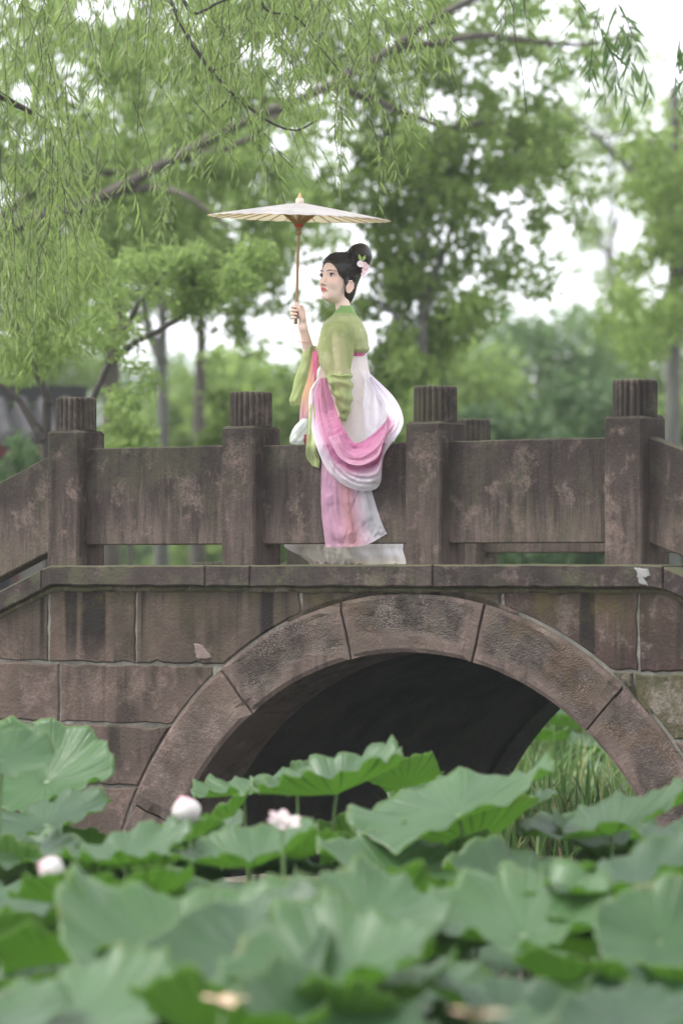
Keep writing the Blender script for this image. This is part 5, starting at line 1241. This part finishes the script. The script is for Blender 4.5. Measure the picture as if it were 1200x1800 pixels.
# --- clothes
GREEN, GREEN2 = (.40, .45, .20), (.29, .42, .14)
M_jacket = cloth('green_gauze_back', (.38, .44, .17), .16, .30, pattern=((.60, .64, .46), 15., .6)); M_green = cloth('green_gauze', GREEN, .40, .35, pattern=((.58, .62, .40), 17., .35)); M_greenfold = cloth('green_gauze_folded', (.38, .45, .19), .22, .35); M_collar = cloth('green_collar', (.24, .40, .13), .0, .25)
M_white = cloth('white_silk', (.90, .86, .76), .04, .45, crease=.28); M_dye = cloth('dyed_gauze', None, .05, .45, crease=.28); M_shawl = cloth('shawl_gauze', None, .20, .42); M_dye2 = cloth('dyed_gauze_thin', None, .36, .40); M_crim = cloth('crimson_band', (.42, .075, .17), 0, .1, rough=.5)
def loft(name, rings, mat, n=72, m_=40, fold=(9, .05), seed=0, col=None, hw=None, hem=0, top_amp=.15, tw=.6, parent=None):
    """rings: (py, x left, x right, depth, half depth); folds deepen downwards"""
    R_ = resample(np.array(rings, float), m_); V = []; C2 = []
    for i, (py, xl, xr, dy, ry) in enumerate(R_):
        t = i / (m_ - 1); k = fold[0]
        for j in range(n):
            a = 2 * math.pi * j / n
            f = fold[1] * (top_amp + (1 - top_amp) * t) * (math.sin(k * a + seed + tw * t * 3) * .5 + math.sin((k * 1.6 // 1) * a + 2.1 * seed - tw * t * 2) * .35) + fold[1] * .9 * noise.noise(Vector((math.cos(a) * 2.2 + seed, math.sin(a) * 2.2, t * 5)))
            if hw: f += hw[0] * math.sin(6.283 * hw[1] * t + 1.8 * math.sin(a + seed) + 2.5 * noise.noise(Vector((math.cos(a) + seed, math.sin(a), t * 3))))
            cx, rx = (xl + xr) / 2, (xr - xl) / 2
            px = cx + rx * math.cos(a) * (1 + f); p = Q(px, py + (hem * max(0, (t - .9) / .1) * math.sin(k * a * .7 + seed) if hem else 0), dy + ry * math.sin(a) * (1 + f)); V.append(p)
            if col is not None: C2.append(col(px, py, a, t))
    F = [(i * n + j, i * n + (j + 1) % n, (i + 1) * n + (j + 1) % n, (i + 1) * n + j) for i in range(m_ - 1) for j in range(n)]
    return mesh(name, V, F, mat, parent or person, True, col=np.array(C2) if col is not None else None)
def patch(name, ctrl, mat, nu=60, nv=40, fold=None, col=None, seed=0, parent=None):
    """ctrl[row][col] = (px, py, depth): smooth cloth through the control net; fold = (amplitude m, waves across v, waves along u, drift)"""
    c = np.array(ctrl, float); A = resample(c, nu); B = np.swapaxes(resample(np.swapaxes(A, 0, 1), nv), 0, 1); V = []; C2 = []
    for i in range(nu):
        for j in range(nv):
            u, v = i / (nu - 1), j / (nv - 1); px, py, dy = B[i, j]
            w = 0
            if fold:
                am = fold[0]; env = math.sin(math.pi * min(1, .08 + v * .9)) ** .5
                w = am * env * (math.sin(2 * math.pi * (fold[1] * v + fold[3] * u) + seed) + .6 * math.sin(2 * math.pi * (fold[1] * 1.7 * v - fold[3] * 1.3 * u + fold[2] * u) + 2 * seed)) + am * 1.1 * noise.noise(Vector((u * 5 + seed, v * 7, seed))) + .32 * am * env * math.sin(2 * math.pi * (fold[1] * 3.3 * v + 2.2 * fold[3] * math.sin(3 * u + seed)) + seed) + .25 * am * noise.noise(Vector((u * 17, v * 15, seed)))
            V.append(Q(px, py, dy + w))
            if col is not None: C2.append(col(u, v, px, py))
    F = [(i * nv + j, i * nv + j + 1, (i + 1) * nv + j + 1, (i + 1) * nv + j) for i in range(nu - 1) for j in range(nv - 1)]
    return mesh(name, V, F, mat, parent or person, True, col=np.array(C2) if col is not None else None)
def lerp(a, b, t): t = min(1, max(0, t)); return tuple(x * (1 - t) + y * t for x, y in zip(a, b))
def rf(px, off=.035): return rail_depth(px, .077) - off - PD
WHT, PINK, ROSE, ORNG, LIL = (.84, .82, .85), (.47, .14, .29), (.40, .085, .22), (.72, .38, .25), (.72, .60, .74)
# white skirt with its dip-dyed front
def skirtcol(px, py, a, t):
    c = (.86, .845, .85); c = lerp(c, (.80, .71, .60), .55 * max(0, 1 - abs(py - 700) / 160) * (1 if 560 < px < 640 else 0) * .6)
    return lerp(c, (.95, .88, .72), max(0, (t - .80) / .15) * .8)
loft('skirt', [(617, 566, 643, 0, .13), (640, 563, 646, 0, .138), (670, 557, 653, 0, .155), (710, 551, 666, 0, .17), (760, 547, 680, 0, .19), (850, 535, 692, .02, .21), (930, 512, 701, .03, .23), (956, 500, 705, .04, .24), (966, 508, 707, .05, .23), (976, 528, 709, .05, .22), (986, 548, 711, .06, .21), (993, 560, 713, .06, .20)], M_dye, 140, 90, (9, .045), 1.3, skirtcol, top_amp=.25, hem=4)
loft('waistband', [(613.5, 568, 642.5, 0, .136), (617, 567, 643.5, 0, .139), (622, 567, 643.5, 0, .139), (626, 567, 643.5, 0, .137)], M_crim, 72, 8, (9, .01), .4)
loft('hem_ruffle', [(958, 520, 640, -.02, .19), (975, 528, 632, -.03, .20), (990, 545, 622, -.03, .19)], M_white, 160, 14, (19, .06), 2.2, top_amp=.6, hem=3)
patch('skirt_front', [[(549, 618, -.05), (556, 620, -.11), (561, 622, -.14)], [(543, 655, -.05), (551, 658, -.14), (557, 660, -.16)], [(530, 700, -.08), (541, 702, -.17), (551, 704, -.19)], [(526, 738, -.1), (537, 742, -.18), (549, 745, -.2)], [(529, 768, -.12), (538, 772, -.18), (547, 776, -.2)]], M_dye2, 40, 24, (.008, 2, .4, .5),
      lambda u, v, px, py: lerp(lerp((.70, .18, .22), ORNG, (py - 630) / 55), (.78, .42, .55), (py - 695) / 45), 1.)
patch('ribbon', [[(551, 616, -.15), (557.5, 617, -.165)], [(550, 640, -.17), (556.5, 643, -.185)], [(551.5, 662, -.18), (555.5, 668, -.19)], [(553, 680, -.18), (554, 682, -.185)]], M_crim, 24, 6, (.002, 1, .5, .6), None, .3)
# jacket, collar, sleeves
loft('jacket', [(546, 591, 621, 0, .052), (553, 585, 626, 0, .082), (563, 573, 634, 0, .15), (576, 565, 641, 0, .195), (592, 562, 646, 0, .197), (606, 562, 648, 0, .185), (614, 563, 649, 0, .172), (620, 567, 645, 0, .145)], M_jacket, 110, 46, (11, .03), .7, top_amp=.3)
loft('collar', [(537, 595, 620, .0, .047), (541, 593, 621, .0, .051), (548, 588, 624, 0, .062), (555, 583, 627, 0, .078)], M_collar, 60, 10, (5, .012), .2)
loft('sleeve', [(558, 586, 616, -.13, .04), (566, 577, 619, -.155, .06), (580, 566, 622, -.17, .075), (600, 560, 622, -.185, .08), (630, 561, 619, -.20, .075), (650, 568, 617, -.21, .072), (660, 572, 617, -.215, .072), (666, 574, 617, -.215, .07)], M_green, 84, 60, (7, .10), 2.6, top_amp=.35, hw=(.035, 3.5))
patch('sleeve_fold', [[(600, 566, -.20), (611, 566, -.205)], [(603, 584, -.235), (618, 590, -.21)], [(606, 602, -.25), (621, 604, -.205)], [(607, 622, -.255), (619, 622, -.21)], [(607, 646, -.26), (617, 646, -.215)]], M_greenfold, 40, 14, (.006, 1.2, .5, .4), None, 1.7)
loft('sleeve_gather', [(657, 572, 618, -.215, .078), (664, 572, 619, -.22, .085), (676, 577, 619, -.22, .082), (690, 583, 619, -.225, .074), (704, 589, 618, -.225, .066), (720, 594, 615, -.225, .05), (734, 598, 611, -.225, .036), (741, 601, 607, -.225, .02)], M_greenfold, 84, 70, (5, .09), 4.4, top_amp=.8, tw=2.2, hw=(.11, 4.5))
loft('sleeve', [(607, 540, 554, .09, .05), (618, 533, 554, .085, .062), (640, 526, 551, .075, .066), (665, 519, 547, .065, .06), (690, 512, 536, .055, .05), (705, 509, 528, .05, .042), (713, 511, 525, .05, .034)], M_greenfold, 72, 50, (5, .10), 1.1, top_amp=.6, hw=(.05, 3))
# shawl: one long loop from the near elbow down in front of the parapet and up behind her back
inn = [(574, 663, -.26), (581, 690, -.30), (591, 722, -.34), (603, 752, rf(603)), (614, 771, rf(614)), (625, 779, rf(625)), (641, 773, rf(641)), (661, 757, rf(661)), (677, 740, rf(677)), (680, 727, -.52), (673, 712, -.30), (657, 688, -.23), (648, 664, -.17)]
out = [(557, 666, -.22), (544, 690, -.26), (544, 735, -.36), (555, 782, rf(555, .05)), (575, 826, rf(575, .06)), (605, 853, rf(605, .06)), (640, 863, rf(640, .06)), (667, 852, rf(667, .06)), (675, 800, rf(675, .05)), (704, 757, rf(704, .05)), (708, 732, -.55), (692, 698, -.26), (654, 660, -.15)]
net = []
for i, (a, b) in enumerate(zip(inn, out)):
    a, b = np.array(a), np.array(b); bul = .07 * math.sin(math.pi * i / 12); row = []
    for v in (0, .25, .5, .75, 1):
        q = a * (1 - v) + b * v; q[2] -= bul * math.sin(math.pi * v) * 1.0; row.append(q)
    net.append(row)
def shawlcol(u, v, px, py):
    k = .64 + .09 * math.sin(u * 9) - .45 * max(0, (u - .66) / .2); w = (v - k) / .30
    c = lerp(lerp(ROSE, PINK, v * 1.6), WHT, w)
    if u > .72: c = lerp(c, (.84, .78, .85), (u - .72) / .06)
    return lerp(c, LIL, .35 * max(0, 1 - abs(v - .8) / .2))
patch('shawl', net, M_shawl, 170, 90, (.013, 2.6, 1.2, .8), shawlcol, 2.)
inn2 = [(x + (3 if i < 6 else 0), y + (4 if 3 < i < 8 else 1), d_ - .03) for i, (x, y, d_) in enumerate(inn[3:10])]
mid2 = [((a[0] * .45 + b[0] * .55), (a[1] * .55 + b[1] * .45) + 3, (a[2] + b[2]) / 2 - .10) for a, b in zip(inn[3:10], out[3:10])]
patch('shawl_fold', [[a, ((a[0] + b[0]) / 2, (a[1] + b[1]) / 2 + 2, (a[2] + b[2]) / 2 - .03), b] for a, b in zip(inn2, mid2)], M_dye2, 70, 26, (.008, 1.6, 1., .7), lambda u, v, px, py: lerp(PINK, (.76, .45, .58), v), 4.)
patch('skirt_billow', [[(640, 652, -.12), (648, 655, -.12), (654, 660, -.10)], [(640, 680, -.17), (664, 682, -.20), (686, 692, -.16)], [(638, 712, -.20), (672, 715, -.27), (705, 722, -.25)], [(640, 745, -.22), (676, 748, -.30), (706, 750, -.36)], [(642, 776, -.22), (672, 776, -.26), (692, 776, -.30)]], M_shawl, 50, 40, (.010, 2.1, .7, .5), lambda u, v, px, py: (.85, .81, .86), 5.)
patch('shawl_tail', [[(566, 800, rf(566, .012)), (595, 812, rf(595, .02)), (625, 818, rf(625, .02)), (652, 815, rf(652, .012))], [(564, 850, rf(564, .012)), (595, 855, rf(595, .025)), (628, 858, rf(628, .012)), (652, 855, rf(652, .012))], [(565, 900, rf(565, .014)), (598, 903, rf(598, .012)), (632, 900, rf(632, .028)), (662, 893, rf(662, .014))], [(569, 936, rf(569, .014)), (602, 940, rf(602, .026)), (638, 932, rf(638, .012)), (672, 922, rf(672, .02))], [(572, 962, rf(572, .016)), (604, 962, rf(604, .014)), (645, 957, rf(645, .026)), (680, 938, rf(680, .02))]],
      M_dye2, 70, 60, (.006, 3.2, .6, .35), lambda u, v, px, py: lerp(lerp((.72, .40, .56), (.68, .34, .38), math.exp(-((v - .48) / .14) ** 2)), (.62, .60, .65), (v - .52) / .3), .6)
patch('scarf_end', [[(548, 690, -.24), (556, 692, -.25)], [(541, 735, -.38), (553, 740, -.39)], [(538, 778, rf(538, .04)), (555, 784, rf(555, .045))], [(538, 803, rf(538, .02)), (561, 806, rf(561, .02))], [(549, 819, rf(549, .015)), (561, 823, rf(561, .015))]], M_greenfold, 40, 16, (.007, 1.3, .4, .4), None, 3.)
rd = lambda px: rail_depth(px, .13) - PD
loft('bunched_cloth', [(736, 531, 546, rd(538), .035), (748, 520, 548, rd(535), .05), (762, 512, 548, rd(530), .058), (775, 509, 547, rd(528), .058), (781, 512, 545, rd(528), .05)], M_dye, 60, 34, (5, .13), 3.3, lambda px, py, a, t: lerp(lerp((.70, .71, .68), (.30, .45, .36), max(0, math.sin(px * .55 + py * .42)) ** 6), (.40, .06, .10), 1 if (px > 534 and py > 764) else 0), top_amp=.9, tw=2.)
m = MB(); bc = Q(534.6, 601.5, .042); t = np.linspace(0, 2 * math.pi, 25)
m.tube([bc + np.array((.0335 * math.cos(q), .0335 * math.sin(q), -.004 * math.cos(q))) for q in t], .0026, 8, cap=False); m.build('bangle', [plain('rose_bangle', (.72, .42, .36), .25, .1, 20)], person)

# ------------------------------------------------------------------ oiled-paper parasol in her raised hand
M_bam = plain('bamboo_tan', (.36, .235, .115), .5, .25, 40); M_bam2 = plain('bamboo_rib', (.60, .43, .20), .5, .2, 30); M_bam3 = plain('bamboo_strut', (.50, .31, .10), .5, .2, 30); M_redth = plain('red_thread', (.50, .07, .04), .6, .2, 60); M_wcap = plain('pale_wood_cap', (.55, .46, .36), .5, .15, 30); M_fin = plain('turned_finial', (.52, .32, .18), .45, .15, 30)
mpp = NT('oiled_paper'); tcp = mpp.n('TexCoord').outputs['Object']; pn = mpp.ramp(mpp.noise(tcp, 6, 6, .65), .47, .58)
pcol = mpp.mix(mpp.math('MULTIPLY', pn, .5), (.46, .455, .475), (.27, .27, .305))
M_paper = mpp.done(mpp.n('MixShader', {0: .52, 1: mpp.n('BsdfPrincipled', {'Base Color': pcol, 'Roughness': .7}).outputs[0], 2: mpp.n('BsdfTranslucent', {'Color': (.86, .80, .64, 1)}).outputs[0]}).outputs[0])
par = empty('parasol', tuple(np.array((0, PD, ZC)) + Q(520, 566)), 0, 'open white oiled-paper parasol with bamboo ribs held upright by the woman', 'parasol')
par.rotation_euler = (math.radians(2.7), math.radians(1.85), 0)
m = MB(); m.tube([(0, 0, -.012), (0, 0, .1), (0, 0, .3), (0, 0, .50), (0, 0, .66)], [.0098, .0088, .0082, .0078, .0075], 14)
for z in (.13, .31, .46): m.lathe([(.0082, z - .004), (.0094, z), (.0082, z + .004)], 14)
m.build('handle', [M_bam], par)
m = MB(); m.lathe([(.010, .478), (.0165, .480), (.0165, .487), (.0125, .490), (.0135, .503), (.0185, .508), (.0185, .516), (.012, .52)], 24); m.build('collar', [M_bam], par)
m = MB(); m.lathe([(.012, .519), (.0255, .523), (.0275, .530), (.024, .537), (.012, .54)], 28); m.build('red_binding', [M_redth], par)
m = MB(); m.lathe([(.02, .642), (.0225, .650), (.0215, .672), (.017, .676)], 24); m.build('top_cap', [M_wcap], par)
m = MB(); m.lathe([(.014, .676), (.0145, .681), (.009, .685), (.0105, .690), (.006, .695), (.0065, .699), (.002, .707), (.0004, .709)], 20); m.build('finial', [M_fin], par)
NR, PR = 36, .497
czp = lambda q: .652 - .083 * (q / PR) ** 1.08
V = []; per = 4; na = NR * per; rs = np.linspace(.018, PR, 14)
for off in (0, -.0012):
    for q in rs:
        for k in range(na):
            a = 2 * math.pi * k / na; pl = (1 - math.cos(2 * math.pi * (k % per) / per)) * .5
            q2 = q * (1 - .008 * pl * (q > PR - .01)); V.append((q2 * math.cos(a), q2 * math.sin(a), czp(q) - .0045 * pl * q / PR + off + .0012))
nr_ = len(rs); F = []
for s in (0, 1):
    o = s * nr_ * na
    for i in range(nr_ - 1):
        for k in range(na):
            q = (o + i * na + k, o + (i + 1) * na + k, o + (i + 1) * na + (k + 1) % na, o + i * na + (k + 1) % na); F.append(q if s == 0 else q[::-1])
o = nr_ * na
for k in range(na):
    a_, b_ = (nr_ - 1) * na + k, (nr_ - 1) * na + (k + 1) % na; F.append((a_, o + a_, o + b_, b_))
mesh('canopy', V, F, M_paper, par, True)
m = MB(); m.tube([(.02, 0, czp(.02) - .004), (.16, 0, czp(.16) - .0045), (.33, 0, czp(.33) - .004), (PR + .006, 0, czp(PR) - .002)], [.0030, .0036, .0032, .0026], 6); rib = m.build('rib', [M_bam2], par)
m = MB(); m.tube([(.022, 0, .534), (.09, 0, .590), (.157, 0, czp(.157) - .008)], [.0034, .0042, .0036], 6); strut = m.build('strut', [M_bam3], par)
for i in range(1, NR):
    for o_ in (rib, strut):
        c = o_.copy(); link(c, par); c.rotation_euler = (0, 0, 2 * math.pi * i / NR)
